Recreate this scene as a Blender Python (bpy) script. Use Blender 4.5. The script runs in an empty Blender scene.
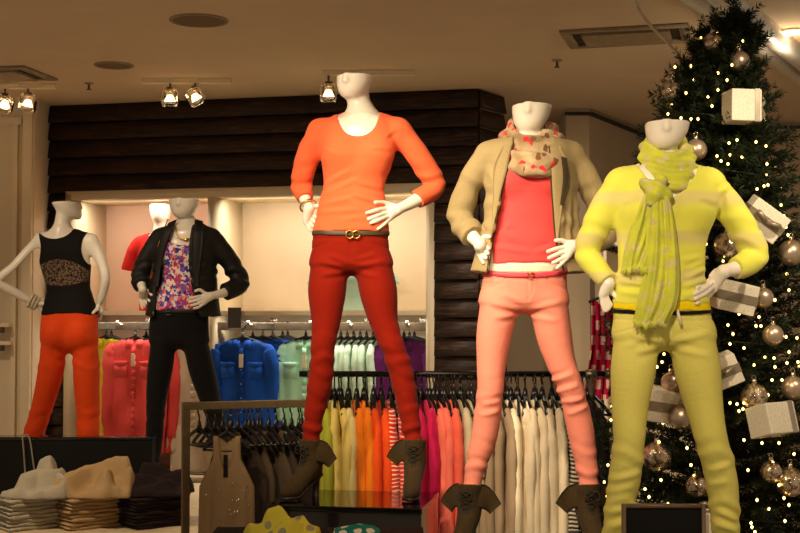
import bpy, bmesh, math, random
import numpy as np
from mathutils import Vector, Matrix
random.seed(7); RNG = np.random.default_rng(11)
SC = bpy.context.scene
COL = SC.collection
PI = math.pi
# ---------------------------------------------------------------- camera model
FPX = 1300.0; CAMZ = 1.55; PITCH = math.atan((315-266.5)/FPX)
CP, SP = math.cos(PITCH), math.sin(PITCH)
def at(px, py, Y):
    u = (px-400)/FPX; v = (266.5-py)/FPX
    dy = CP - v*SP; dz = SP + v*CP; t = Y/dy
    return np.array((u*t, Y, CAMZ+dz*t))
def depth_at(py, z):
    """distance at which the view through image row py reaches height z"""
    v = (266.5-py)/FPX
    return (z-CAMZ)*(CP - v*SP)/(SP + v*CP)
cam = bpy.data.cameras.new('camera'); co = bpy.data.objects.new('camera', cam); COL.objects.link(co)
co.location = (0, 0, CAMZ); co.rotation_euler = (PI/2+PITCH, 0, 0)
cam.sensor_width = 36; cam.lens = FPX/800*36; cam.clip_start = .05
SC.camera = co
SC.view_settings.view_transform = 'Standard'; SC.view_settings.look = 'None'
SC.view_settings.gamma = 1; SC.view_settings.use_curve_mapping = False
# ---------------------------------------------------------------- materials
def lin(c):
    return tuple(((x/255)/12.92 if x/255 <= .04045 else (((x/255)+.055)/1.055)**2.4) for x in c)
class NT:
    def __init__(s, name):
        s.m = bpy.data.materials.new(name); s.m.use_nodes = True
        s.t = s.m.node_tree; s.b = s.t.nodes['Principled BSDF']
    def n(s, typ, **kw):
        nd = s.t.nodes.new(typ)
        for k, v in kw.items():
            if k.startswith('i_'): nd.inputs[k[2:].replace('_', ' ')].default_value = v
            else: setattr(nd, k, v)
        return nd
    def l(s, a, b): s.t.links.new(a, b)
    def co(s, scale=(1, 1, 1), rot=(0, 0, 0)):
        tc = s.n('ShaderNodeTexCoord'); mp = s.n('ShaderNodeMapping')
        mp.inputs['Scale'].default_value = scale; mp.inputs['Rotation'].default_value = rot
        s.l(tc.outputs['Object'], mp.inputs['Vector']); return mp.outputs['Vector']
    def ramp(s, fac, stops, interp='LINEAR'):
        r = s.n('ShaderNodeValToRGB'); cr = r.color_ramp; cr.interpolation = interp
        while len(cr.elements) < len(stops): cr.elements.new(.5)
        for e, (p, c) in zip(cr.elements, stops):
            e.position = p; e.color = (*lin(c), 1)
        s.l(fac, r.inputs['Fac']); return r.outputs['Color']
    def bump(s, h, dist=.002, strength=1.0, prev=None):
        b = s.n('ShaderNodeBump'); b.inputs['Distance'].default_value = dist; b.inputs['Strength'].default_value = strength
        s.l(h, b.inputs['Height'])
        if prev: s.l(prev, b.inputs['Normal'])
        return b.outputs['Normal']
def base(nt, rough=.6, metal=0, spec=.5, sheen=0, coat=0):
    b = nt.b; b.inputs['Roughness'].default_value = rough; b.inputs['Metallic'].default_value = metal
    b.inputs['Specular IOR Level'].default_value = spec
    b.inputs['Sheen Weight'].default_value = sheen; b.inputs['Coat Weight'].default_value = coat
def fabric(name, c, rough=.85, fold=.004, weave=.0006, var=.12, spec=.22, sheen=.04, fscale=26, c2=None, wscale=500, stretch=(1, 1, 1)):
    nt = NT(name); base(nt, rough, 0, spec, sheen)
    v = nt.co(stretch)
    n1 = nt.n('ShaderNodeTexNoise', i_Scale=fscale, i_Detail=4.0, i_Roughness=.55); nt.l(v, n1.inputs['Vector'])
    n2 = nt.n('ShaderNodeTexNoise', i_Scale=wscale, i_Detail=2.0); nt.l(v, n2.inputs['Vector'])
    lo = tuple(x*(1-var) for x in c); hi = tuple(min(255, x*(1+var*.5)) for x in (c2 or c))
    nt.l(nt.ramp(n2.outputs['Fac'], [(.3, lo), (.7, hi)]), nt.b.inputs['Base Color'])
    nn = nt.bump(n1.outputs['Fac'], fold, .7); nn = nt.bump(n2.outputs['Fac'], weave, .6, nn)
    nt.l(nn, nt.b.inputs['Normal']); return nt.m
def plain(name, c, rough=.5, metal=0, spec=.5, coat=0, noise=0, nscale=30, sheen=0, k=.06):
    nt = NT(name); base(nt, rough, metal, spec, sheen, coat)
    v = nt.co(); n1 = nt.n('ShaderNodeTexNoise', i_Scale=nscale, i_Detail=3.0); nt.l(v, n1.inputs['Vector'])
    nt.l(nt.ramp(n1.outputs['Fac'], [(.3, tuple(x*(1-k) for x in c)), (.7, tuple(min(255, x*(1+k)) for x in c))]), nt.b.inputs['Base Color'])
    if noise: nt.l(nt.bump(n1.outputs['Fac'], noise), nt.b.inputs['Normal'])
    return nt.m
def emit(name, c, strength):
    nt = NT(name); nt.b.inputs['Base Color'].default_value = (*lin(c), 1)
    nt.b.inputs['Emission Color'].default_value = (*lin(c), 1); nt.b.inputs['Emission Strength'].default_value = strength
    return nt.m
def glass(name, c=(255, 250, 240), rough=.05):
    nt = NT(name); b = nt.b; b.inputs['Base Color'].default_value = (*lin(c), 1)
    b.inputs['Transmission Weight'].default_value = 1; b.inputs['Roughness'].default_value = rough; b.inputs['IOR'].default_value = 1.35
    return nt.m
# ---------------------------------------------------------------- objects
def empty(name, loc, label=None, cat=None, group=None, rz=0):
    o = bpy.data.objects.new(name, None); COL.objects.link(o); o.location = loc; o.rotation_euler = (0, 0, rz)
    o.empty_display_size = .05
    if label: tag(o, label, cat, group)
    return o
def tag(o, label=None, cat=None, group=None, kind=None):
    if label: o['label'] = label
    if cat: o['category'] = cat
    if group: o['group'] = group
    if kind: o['kind'] = kind
    return o
def link(name, me, mat, parent=None, loc=None, rot=None, kind=None, label=None):
    o = bpy.data.objects.new(name, me); COL.objects.link(o)
    if mat is not None:
        mats = mat if isinstance(mat, (list, tuple)) else [mat]
        if not me.materials:
            for m in mats: me.materials.append(m)
    if parent: o.parent = parent
    if loc is not None: o.location = loc
    if rot is not None: o.rotation_euler = rot
    if kind: o['kind'] = kind
    if label: o['label'] = label
    return o
def mesh_np(name, V, Q, smooth=True):
    """mesh from arrays: V (n,3), Q list of (m,k) int arrays"""
    me = bpy.data.meshes.new(name)
    if not isinstance(Q, list): Q = [Q]
    Q = [np.asarray(q, dtype=np.int32) for q in Q if len(q)]
    V = np.asarray(V, dtype=np.float32)
    nl = sum(q.size for q in Q); nf = sum(len(q) for q in Q)
    me.vertices.add(len(V)); me.vertices.foreach_set('co', V.ravel())
    me.loops.add(nl); me.loops.foreach_set('vertex_index', np.concatenate([q.ravel() for q in Q]))
    me.polygons.add(nf)
    tot = np.concatenate([np.full(len(q), q.shape[1], np.int32) for q in Q])
    st = np.concatenate([[0], np.cumsum(tot)[:-1]]).astype(np.int32)
    me.polygons.foreach_set('loop_start', st); 
    try: me.polygons.foreach_set('loop_total', tot)
    except Exception: pass
    me.update(calc_edges=True); me.validate()
    if smooth: me.polygons.foreach_set('use_smooth', np.ones(len(me.polygons), bool))
    return me
def bm_mesh(bm, name='mesh', smooth=False, bevel=0, seg=2):
    if bevel:
        bmesh.ops.bevel(bm, geom=list(bm.edges), offset=bevel, segments=seg, affect='EDGES', profile=.6)
    bmesh.ops.recalc_face_normals(bm, faces=bm.faces)
    me = bpy.data.meshes.new(name); bm.to_mesh(me); bm.free()
    if smooth: me.polygons.foreach_set('use_smooth', np.ones(len(me.polygons), bool))
    return me
def add_box(bm, lo, hi, M=None):
    x0, y0, z0 = lo; x1, y1, z1 = hi
    vs = [bm.verts.new((M @ Vector(p)) if M else p) for p in
          [(x0, y0, z0), (x1, y0, z0), (x1, y1, z0), (x0, y1, z0), (x0, y0, z1), (x1, y0, z1), (x1, y1, z1), (x0, y1, z1)]]
    for f in [(0, 3, 2, 1), (4, 5, 6, 7), (0, 1, 5, 4), (1, 2, 6, 5), (2, 3, 7, 6), (3, 0, 4, 7)]:
        bm.faces.new([vs[i] for i in f])
def box(name, lo, hi, mat, parent=None, loc=None, rot=None, bevel=.003, kind=None, M=None, label=None):
    bm = bmesh.new(); add_box(bm, lo, hi, M)
    return link(name, bm_mesh(bm, name, bevel=bevel), mat, parent, loc, rot, kind, label)
def crom(P, n):
    """Catmull-Rom resample of rows of P, n pieces per span"""
    P = np.asarray(P, float)
    if len(P) < 2: return P
    E = np.vstack([2*P[0]-P[1], P, 2*P[-1]-P[-2]])
    out = []
    for i in range(len(P)-1):
        p0, p1, p2, p3 = E[i:i+4]
        for t in np.arange(n)/n:
            out.append(.5*((2*p1)+(-p0+p2)*t+(2*p0-5*p1+4*p2-p3)*t*t+(-p0+3*p1-3*p2+p3)*t**3))
    out.append(P[-1]); return np.array(out)
def tube_arrays(P, R, ns=8, closed=False, flat=None):
    """swept tube: P (n,3), R scalar or (n,), flat = (axis vec, factor) squashes the section along an axis"""
    P = np.asarray(P, float); n = len(P); R = np.broadcast_to(np.asarray(R, float), (n,))
    if closed: T = np.roll(P, -1, 0)-np.roll(P, 1, 0)
    else: T = np.gradient(P, axis=0)
    T /= np.linalg.norm(T, axis=1, keepdims=True)+1e-12
    u = np.array((0, 0, 1.)) if abs(T[0][2]) < .9 else np.array((1., 0, 0))
    U = np.zeros_like(P)
    for i in range(n):
        u = u-T[i]*np.dot(u, T[i]); u /= np.linalg.norm(u)+1e-12; U[i] = u
    W = np.cross(T, U)
    a = np.arange(ns)*2*PI/ns
    off = (U[:, None]*np.cos(a)[None, :, None]+W[:, None]*np.sin(a)[None, :, None])*R[:, None, None]
    if flat is not None:
        ax = np.array(flat[0], float); ax /= np.linalg.norm(ax)
        off = off-(off@ax)[..., None]*ax*(1-flat[1])
    V = (P[:, None]+off).reshape(-1, 3)
    i = np.arange(n if closed else n-1)[:, None]; j = np.arange(ns)[None]
    i2 = (i+1) % n; j2 = (j+1) % ns
    Q = np.stack([i*ns+j, i*ns+j2, i2*ns+j2, i2*ns+j], -1).reshape(-1, 4)
    if closed: return V, Q, np.zeros((0, 3), int)
    c0 = len(V); V = np.vstack([V, P[0], P[-1]]); jj = np.arange(ns); k = (n-1)*ns
    T1 = np.stack([np.full(ns, c0), (jj+1) % ns, jj], -1); T2 = np.stack([np.full(ns, c0+1), k+jj, k+(jj+1) % ns], -1)
    return V, Q, np.vstack([T1, T2])
class Acc:
    """collects arrays into one mesh"""
    def __init__(s): s.V = []; s.Q = []; s.T = []; s.n = 0
    def add(s, V, Q, T=()):
        s.V.append(np.asarray(V, float)); 
        if len(Q): s.Q.append(np.asarray(Q)+s.n)
        if len(T): s.T.append(np.asarray(T)+s.n)
        s.n += len(V); return s
    def tube(s, P, R, ns=8, closed=False, flat=None): return s.add(*tube_arrays(P, R, ns, closed, flat))
    def sphere(s, c, r, nu=12, nv=8, sc=(1, 1, 1)):
        th = np.linspace(0, PI, nv+1)
        P = np.array([(0, 0, math.cos(t)) for t in th]); 
        V = []; 
        for t in th:
            for k in range(nu):
                a = k*2*PI/nu; V.append((math.sin(t)*math.cos(a), math.sin(t)*math.sin(a), math.cos(t)))
        V = np.array(V)*r*np.array(sc)+np.array(c)
        Q = [(i*nu+j, (i+1)*nu+j, (i+1)*nu+(j+1) % nu, i*nu+(j+1) % nu) for i in range(nv) for j in range(nu)]
        return s.add(V, Q)
    def lathe(s, prof, c=(0, 0, 0), ns=20):
        prof = np.asarray(prof, float); n = len(prof); a = np.arange(ns)*2*PI/ns
        V = np.stack([prof[:, :1]*np.cos(a), prof[:, :1]*np.sin(a), np.repeat(prof[:, 1:2], ns, 1)], -1).reshape(-1, 3)+np.array(c)
        Q = [(i*ns+j, i*ns+(j+1) % ns, (i+1)*ns+(j+1) % ns, (i+1)*ns+j) for i in range(n-1) for j in range(ns)]
        return s.add(V, Q)
    def box(s, lo, hi, M=None):
        x0, y0, z0 = lo; x1, y1, z1 = hi
        V = np.array([(x0, y0, z0), (x1, y0, z0), (x1, y1, z0), (x0, y1, z0), (x0, y0, z1), (x1, y0, z1), (x1, y1, z1), (x0, y1, z1)], float)
        if M is not None: V = np.array([M @ Vector(v) for v in V])
        return s.add(V, [(0, 3, 2, 1), (4, 5, 6, 7), (0, 1, 5, 4), (1, 2, 6, 5), (2, 3, 7, 6), (3, 0, 4, 7)])
    def mesh(s, name='mesh', smooth=True):
        L = []
        if s.Q: L.append(np.vstack(s.Q))
        if s.T: L.append(np.vstack(s.T))
        return mesh_np(name, np.vstack(s.V), L, smooth)
def tree_copy(o, parent=None):
    c = o.copy(); COL.objects.link(c)
    if parent: c.parent = parent
    for ch in list(o.children): tree_copy(ch, c)
    return c
# ---------------------------------------------------------------- implicit surfaces
def smin(a, b, k):
    if k <= 0: return np.minimum(a, b)
    h = np.maximum(k-np.abs(a-b), 0)/k
    return np.minimum(a, b)-h*h*k*.25
class Field:
    def __init__(s, lo, hi, h):
        s.lo = np.asarray(lo, float); s.h = h
        s.n = np.ceil((np.asarray(hi)-s.lo)/h).astype(int)+1
        s.A = np.full(s.n, .2, np.float32)
    def sub(s, lo, hi, m):
        a = np.clip(np.floor((np.asarray(lo)-m-s.lo)/s.h).astype(int), 0, s.n-1)
        b = np.clip(np.ceil((np.asarray(hi)+m-s.lo)/s.h).astype(int)+1, 1, s.n)
        g = [(s.lo[i]+s.h*np.arange(a[i], b[i])).astype(np.float32) for i in range(3)]
        return tuple(slice(a[i], b[i]) for i in range(3)), (g[0][:, None, None], g[1][None, :, None], g[2][None, None, :])
    def add(s, fn, lo, hi, k=0., m=None):
        sl, G = s.sub(lo, hi, (k+.02) if m is None else m)
        s.A[sl] = smin(s.A[sl], fn(*G), k)
    def cut(s, fn, lo=None, hi=None):
        """keep only where fn < 0"""
        if lo is None:
            lo = s.lo; hi = s.lo+s.h*s.n
        sl, G = s.sub(lo, hi, 0); s.A[sl] = np.maximum(s.A[sl], fn(*G))
    def mesh(s, disp=None, smooth_iter=1):
        A = s.A; S = A < 0
        A = A.copy()
        for ax in range(3):   # keep the border outside
            i = [slice(None)]*3; i[ax] = 0; A[tuple(i)] = .05; i[ax] = -1; A[tuple(i)] = .05
        S = A < 0
        c = np.zeros(s.n-1, np.int8); off = [(i, j, k) for i in (0, 1) for j in (0, 1) for k in (0, 1)]
        N = s.n
        for (i, j, k) in off: c += S[i:N[0]-1+i, j:N[1]-1+j, k:N[2]-1+k]
        act = (c > 0) & (c < 8); I = np.argwhere(act); idx = np.full(c.shape, -1, np.int32); idx[act] = np.arange(len(I))
        acc = np.zeros((len(I), 3)); cnt = np.zeros(len(I))
        for a in off:
            for ax in range(3):
                if a[ax]: continue
                b = list(a); b[ax] = 1
                va = A[I[:, 0]+a[0], I[:, 1]+a[1], I[:, 2]+a[2]]; vb = A[I[:, 0]+b[0], I[:, 1]+b[1], I[:, 2]+b[2]]
                cr = (va < 0) != (vb < 0); t = np.where(cr, va/(va-vb+1e-12), 0)
                p = np.array(a, float)[None]+np.zeros((len(I), 3)); p[:, ax] += t
                acc += p*cr[:, None]; cnt += cr
        V = (I+acc/cnt[:, None])*s.h+s.lo
        Q = []
        for ax in range(3):
            o1, o2 = [(1, 2), (2, 0), (0, 1)][ax]
            s0 = [slice(1, None)]*3; s0[ax] = slice(0, -1); s1 = [slice(1, None)]*3; s1[ax] = slice(1, None)
            # edges away from the border
            E = np.argwhere(S[tuple(s0)] != S[tuple(s1)])
            P = E.copy(); 
            for q in range(3):
                if q != ax: P[:, q] += 1
            P = P[(P[:, o1] < N[o1]-1) & (P[:, o2] < N[o2]-1)]
            def cell(d1, d2):
                C = P.copy(); C[:, o1] -= d1; C[:, o2] -= d2; return idx[C[:, 0], C[:, 1], C[:, 2]]
            q = np.stack([cell(1, 1), cell(0, 1), cell(0, 0), cell(1, 0)], -1)
            inside = S[P[:, 0], P[:, 1], P[:, 2]]
            q[~inside] = q[~inside][:, ::-1]
            Q.append(q)
        Q = np.vstack(Q); Q = Q[(Q >= 0).all(1)]
        for _ in range(smooth_iter):
            e = np.vstack([Q[:, [0, 1]], Q[:, [1, 2]], Q[:, [2, 3]], Q[:, [3, 0]]]); sm = np.zeros_like(V); ct = np.zeros(len(V))
            for x, y in ((0, 1), (1, 0)):
                for d in range(3): sm[:, d] += np.bincount(e[:, x], V[e[:, y], d], len(V))
                ct += np.bincount(e[:, x], minlength=len(V))
            V = .5*V+.5*sm/np.maximum(ct, 1)[:, None]
        if disp is not None:
            nrm = vnormals(V, Q); V = V+nrm*disp(V, nrm)[:, None]
        return V, Q
def vnormals(V, Q):
    fn = np.cross(V[Q[:, 2]]-V[Q[:, 0]], V[Q[:, 3]]-V[Q[:, 1]]); n = np.zeros_like(V)
    for c in range(4):
        for d in range(3): n[:, d] += np.bincount(Q[:, c], fn[:, d], len(V))
    return n/(np.linalg.norm(n, axis=1, keepdims=True)+1e-12)
def seg_sdf(a, b, ra, rb, ey=1.):
    a = np.asarray(a, float); b = np.asarray(b, float); d = b-a; L = float(d@d)+1e-12
    def f(X, Y, Z):
        px, py, pz = X-a[0], Y-a[1], Z-a[2]
        t = np.clip((px*d[0]+py*d[1]+pz*d[2])/L, 0, 1)
        return np.sqrt((px-t*d[0])**2+((py-t*d[1])/ey)**2+(pz-t*d[2])**2)-(ra+t*(rb-ra))
    return f
def limb_sdf(P, R, n=5, ey=1., end=None):
    """P (m,3), R (m,) -> sdf and bounds; end = plane (point, outward normal) that closes the limb flat"""
    PR = crom(np.column_stack([P, R]), n); fs = [seg_sdf(PR[i, :3], PR[i+1, :3], PR[i, 3], PR[i+1, 3], ey) for i in range(len(PR)-1)]
    lo = (PR[:, :3]-PR[:, 3:]*max(1, ey)).min(0); hi = (PR[:, :3]+PR[:, 3:]*max(1, ey)).max(0)
    def f(X, Y, Z):
        r = None
        for g in fs:
            v = g(X, Y, Z); r = v if r is None else np.minimum(r, v)
        if end is not None:
            for (c, nn) in end: r = np.maximum(r, (X-c[0])*nn[0]+(Y-c[1])*nn[1]+(Z-c[2])*nn[2])
        return r
    return f, lo, hi
def loft_sdf(S, infl=0., zlo=None, zhi=None, p=2.0):
    """S rows: z, cx, cy, a, bf, bb (descending or ascending z). -y is the front."""
    S = np.asarray(S, float); S = S[np.argsort(S[:, 0])]
    D = crom(S, 6); D = D[np.argsort(D[:, 0])]
    z0 = D[0, 0] if zlo is None else zlo; z1 = D[-1, 0] if zhi is None else zhi
    lo = np.array([(D[:, 1]-D[:, 3]).min()-infl, (D[:, 2]-D[:, 4]).min()-infl, z0-.01]); hi = np.array([(D[:, 1]+D[:, 3]).max()+infl, (D[:, 2]+D[:, 5]).max()+infl, z1+.01])
    def f(X, Y, Z):
        zz = Z.ravel(); g = lambda k: np.interp(zz, D[:, 0], D[:, k]).reshape(Z.shape).astype(np.float32)
        cx, cy, a, bf, bb = g(1), g(2), g(3)+infl, g(4)+infl, g(5)+infl
        dx = X-cx; dy = Y-cy; b = np.where(dy < 0, bf, bb)
        e = (np.abs(dx/a)**p+np.abs(dy/b)**p)**(1/p)
        d = (e-1)*np.minimum(a, b)
        return np.maximum(d, np.maximum(Z-z1, z0-Z))
    return f, lo, hi
def ell_sdf(c, r):
    c = np.asarray(c, float); r = np.asarray(r, float)
    def f(X, Y, Z):
        return (np.sqrt(((X-c[0])/r[0])**2+((Y-c[1])/r[1])**2+((Z-c[2])/r[2])**2)-1)*r.min()
    return f, c-r, c+r
def fold_noise(seed, scale, n=7, stretch=(1, 1, 1)):
    r = np.random.default_rng(seed); K = r.normal(size=(n, 3))*scale*np.array(stretch); ph = r.uniform(0, 6.28, n)
    K2 = r.normal(size=(3, 3))*scale*.4
    def f(V):
        w = np.sin(V@K2.T).sum(1)*.8
        return np.sin(V@K.T+ph+w[:, None]).mean(1)
    return f
# ---------------------------------------------------------------- mannequins
M = {}
def manmat():
    nt = NT('mannequin_white'); base(nt, .32, 0, .5, 0, .25); nt.b.inputs['Base Color'].default_value = (*lin((236, 228, 212)), 1); return nt.m
M['skin'] = manmat()
class Man:
    """A headless shop mannequin: measured outline -> solid body, then garments as offset skins of the same body."""
    def __init__(s, name, label, D, px0, base_z, torso, legs, arms, neck, head, sgn=1, group='shop mannequins', crotch=.052):
        s.D = D; o = at(px0, 315, D); s.O = np.array((o[0], D, base_z)); s.sgn = sgn   # sgn 1 faces the camera, -1 turns its back
        s.root = empty(name, tuple(s.O), label, 'mannequin', group)
        s.px = D/FPX
        L = s.L
        s.st = s.stations(torso, crotch); s.hand_st = None; s.hand_off = .011
        s.legs = [(np.array([L(*q[:3]) for q in lg]), np.array([q[3] for q in lg])) for lg in legs]
        s.arms = [(np.array([L(*q[:3]) for q in a]), np.array([q[3] for q in a])) for a in arms]
        s.neck = (np.array([L(*q[:3]) for q in neck]), np.array([q[3] for q in neck]))
        s.head = head
    def L(s, px, py, dy=0.): return at(px, py, s.D+dy)-s.O
    def z(s, py): return s.L(400, py)[2]
    def stations(s, T, taper=False):
        """rows (py, xl, xr, front depth, back depth[, cy])"""
        out = []
        for r in T:
            py, xl, xr, bf, bb = r[:5]; cy = r[5] if len(r) > 5 else 0
            a = s.L(xl, py); b = s.L(xr, py)
            out.append((a[2], (a[0]+b[0])/2, cy, (b[0]-a[0])/2, bf, bb))
        out = sorted(out)
        if taper:
            out = [(q[0], q[1], q[2], q[3]-(.011, .006, .002)[i] if i < 3 else q[3], q[4], q[5]) for i, q in enumerate(out)]
            z0, cx, cy, a0, f0, b0 = out[0]; dz = taper
            out = [(z0-dz, cx, cy, a0*.2, f0*.3, b0*.3), (z0-dz*.68, cx, cy, a0*.60, f0*.72, b0*.72), (z0-dz*.32, cx, cy, a0*.88, f0*.93, b0*.93)]+out
        return np.array(out)
    def front(s, x, z, off=0., st=None):
        D = s.st if st is None else st
        g = lambda k: np.interp(z, D[:, 0], D[:, k])
        e = np.clip(1-np.abs((x-g(1))/g(3))**2.2, 0, 1)**(1/2.2)
        if s.sgn > 0: return g(2)-g(4)*e-off
        return g(2)+g(5)*e+off
    def F(s, px, py, off=.0, st=None):
        p = s.L(px, py); d = 0.
        for _ in range(3):
            d = float(s.front(p[0], p[2], off, st)); p = s.L(px, py, d)
        return p
    # -- pieces
    def bust_blobs(s, py, xl, xr, r, dep):
        out = []
        for x in (xl, xr):
            p = s.L(x, py); y = s.front(p[0], p[2], 0)
            out.append((np.array((p[0], y+s.sgn*(r-dep), p[2])), np.array((r, r, r*1.12))))
        s.blobs = out
    def add_torso(s, fld, infl, k=.03, zlo=None, zhi=None, st=None, traps=True, blobs=True):
        f, lo, hi = loft_sdf(s.st if st is None else st, infl, zlo, zhi, 2.25); fld.add(f, lo, hi, 0, .02)
        if blobs:
            for c, r in getattr(s, 'blobs', []):
                f, lo, hi = ell_sdf(c, r+infl); fld.add(f, lo, hi, .035)
        if traps:
            nb = s.neck[0][-1]; nr = s.neck[1][-1]
            for P, R in s.arms:
                m = (nb+np.array((0, .012*s.sgn, 0.)))*.45+P[0]*.55+np.array((0, .008, .010))
                f, lo, hi = limb_sdf(np.array([nb+np.array((0, .012*s.sgn, .024)), m, P[0]]), np.array([nr*.66, R[0]*.80, R[0]*.9])+infl, 4); fld.add(f, lo, hi, .03)
    def add_arm(s, fld, i, infl, t1=None, k=.03, flat=False, R2=None):
        """arm from the shoulder down to fraction t1 of its length in joints (e.g. 1.5 = halfway elbow-wrist)"""
        P, R = s.arms[i]
        PR = crom(np.column_stack([P, R if R2 is None else R2]), 6)
        n = len(PR)-1
        end = None
        if t1 is not None:
            q = t1*6; a = int(q); fr = q-a; p = PR[a]*(1-fr)+PR[min(a+1, n)]*fr
            d = PR[min(a+1, n), :3]-PR[a, :3]; d /= np.linalg.norm(d); end = [(p[:3], d)]
            s_end = min(a+3, n+1); 
        else: s_end = n+1
        f, lo, hi = limb_sdf(PR[:s_end, :3], PR[:s_end, 3]+infl, 1, 1., end); fld.add(f, lo, hi, k)
        if end: return end[0][0], end[0][1], PR[a, 3]+infl
    def add_leg(s, fld, i, infl, t1=None, k=.03, ey=1.10):
        P, R = s.legs[i]; R = R.copy(); R[0] *= .90; PR = crom(np.column_stack([P, R]), 6); end = None
        if t1 is not None:
            q = t1*6; a = int(q); fr = q-a; p = PR[a]*(1-fr)+PR[min(a+1, len(PR)-1)]*fr
            end = [(p[:3], np.array((0, 0, -1.)))]
        f, lo, hi = limb_sdf(PR[:, :3], PR[:, 3]+infl, 1, ey, end); fld.add(f, lo, hi, k)
    def bounds(s, pad=.06):
        P = np.vstack([p for p, _ in s.legs+s.arms]+[s.neck[0]]+[np.column_stack([s.st[:, 1]-s.st[:, 3], s.st[:, 2]-.13, s.st[:, 0]]), np.column_stack([s.st[:, 1]+s.st[:, 3], s.st[:, 2]+.13, s.st[:, 0]])])
        lo, hi = P.min(0)-pad, P.max(0)+pad; hi[2] += .16; return lo, hi
    def add_head(s, fld):
        cy, xl, xr, chx, chy, yaw = s.head
        a = s.L(xl, cy); b = s.L(xr, cy); c = s.L(chx, chy); zc = s.L(xl, cy, -(b[0]-a[0])*.52)[2]; h = zc-c[2]; rx = (b[0]-a[0])/2; cx = (a[0]+b[0])/2
        fx, fy = math.sin(yaw), -math.cos(yaw)
        S = []
        for t, w in ((-.3, 1.0), (0, 1), (.2, .975), (.45, .895), (.7, .745), (.88, .55), (1, .32)):
            sh = max(0, t)**1.5
            S.append((zc-t*h, cx+(c[0]-cx)*sh, fy*.030*sh, rx*w, rx*1.14*w, rx*1.1*w))
        f, lo, hi = loft_sdf(S, 0, None, zc, 2.05); fld.add(f, lo, hi, .02)
        # nose and lips
        n0 = np.array((cx+fx*rx*1.02, fy*rx*1.05, zc-.004)); n1 = np.array((cx+fx*rx*1.17, fy*rx*1.17, zc-h*.30))
        f, lo, hi = limb_sdf(np.array([n0, n1]), np.array([.008, .011]), 1)
        g = lambda X, Y, Z: np.maximum(f(X, Y, Z), Z-zc)
        fld.add(g, lo, hi, .014)
        s.skull_back = np.array((cx, 0.012*s.sgn, zc))
        # shallow bowl in the cut top
        bw = ell_sdf((cx, 0, zc), (rx*.86, rx*.95, .012)); fld.cut(lambda X, Y, Z: -bw[0](X, Y, Z), bw[1], bw[2])
    def body(s, infl=-.006, h=.005, arm_t=(1.2, 1.2), hand_specs=(None, None), feet=(True, True), torso_st=None, name='body'):
        lo, hi = s.bounds(); fld = Field(lo, hi, h)
        s.add_torso(fld, infl)
        for i in (0, 1): s.add_leg(fld, i, infl)
        for i in (0, 1):
            if feet[i]:
                p = s.legs[i][0][-1]; r = s.legs[i][1][-1]; d = np.array(feet[i] if isinstance(feet[i], tuple) else (0, -1.)); d = d/np.linalg.norm(d)
                t = np.array((p[0]+d[0]*.15, p[1]+d[1]*.15, .018)); m = np.array((p[0]+d[0]*.09, p[1]+d[1]*.09, .03))
                f, l, g = limb_sdf(np.array([p, m, t]), np.array([r, .032, .018]), 4); fld.add(f, l, g, .02)
                f, l, g = limb_sdf(np.array([p, (p[0]-d[0]*.03, p[1]-d[1]*.03, .03)]), np.array([r, .026]), 2); fld.add(f, l, g, .02)
        f, l, g = limb_sdf(s.neck[0], s.neck[1], 4); fld.add(f, l, g, .035)
        for i in (0, 1): s.add_arm(fld, i, infl, arm_t[i])
        s.add_head(fld)
        V, Q = fld.mesh(smooth_iter=1)
        VV = [V]; QQ = [Q]; n = len(V)
        for i in (0, 1):
            r = s.hand(i, infl, arm_t[i], hand_specs[i]); VV.append(r[0]); QQ.append(r[1]+n); n += len(r[0])
        return link(name, mesh_np(name, np.vstack(VV), np.vstack(QQ)), M['skin'], s.root)
    def hand(s, i, infl, t0, spec, h=.0026):
        """forearm end + palm + five fingers; spec: list of 5 fingers (thumb first), each a list of (px,py[,dy])"""
        P, R = s.arms[i]; PR = crom(np.column_stack([P, R]), 6); q = max(0, int(t0*6)-1); FA = PR[q:]
        W = P[-1]; fing = []
        for fg in spec:
            pts = []
            for p in fg:
                if len(p) == 3 and p[2] is not None: pts.append(s.L(*p))
                else: pts.append(s.F(p[0], p[1], s.hand_off, s.hand_st))
            fing.append(np.array(pts))
        # knuckles must not stray from the wrist in depth
        allp = np.vstack([FA[:, :3]]+fing); fld = Field(allp.min(0)-.05, allp.max(0)+.05, h)
        f, lo, hi = limb_sdf(FA[:, :3], FA[:, 3]+infl, 1); fld.add(f, lo, hi, .0)
        for j, fp in enumerate(fing):
            r0 = .0125 if j else .0115
            base_r = [.0102, .0094, .0097, .0092, .0082][j]
            L0 = W*.9+fp[0]*.1
            f, lo, hi = limb_sdf(np.array([L0, (L0+fp[0])/2, fp[0]]), np.array([max(.014, R[-1]*.62), .0135, base_r+.0015]), 3); fld.add(f, lo, hi, .012)
        for j, fp in enumerate(fing):
            r = [.0102, .0094, .0097, .0092, .0082][j]
            f, lo, hi = limb_sdf(fp, np.linspace(r, r*.78, len(fp)), 3); fld.add(f, lo, hi, .004)
        return fld.mesh(smooth_iter=1)
    def band_on_arm(s, i, t, r, extra=.004):
        P, R = s.arms[i]; PR = crom(np.column_stack([P, R]), 6); q = t*6; a = min(int(q), len(PR)-2); fr = q-a; p = PR[a]*(1-fr)+PR[a+1]*fr
        d = PR[a+1, :3]-PR[a, :3]; d /= np.linalg.norm(d); return p[:3], d, p[3]+extra
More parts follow.
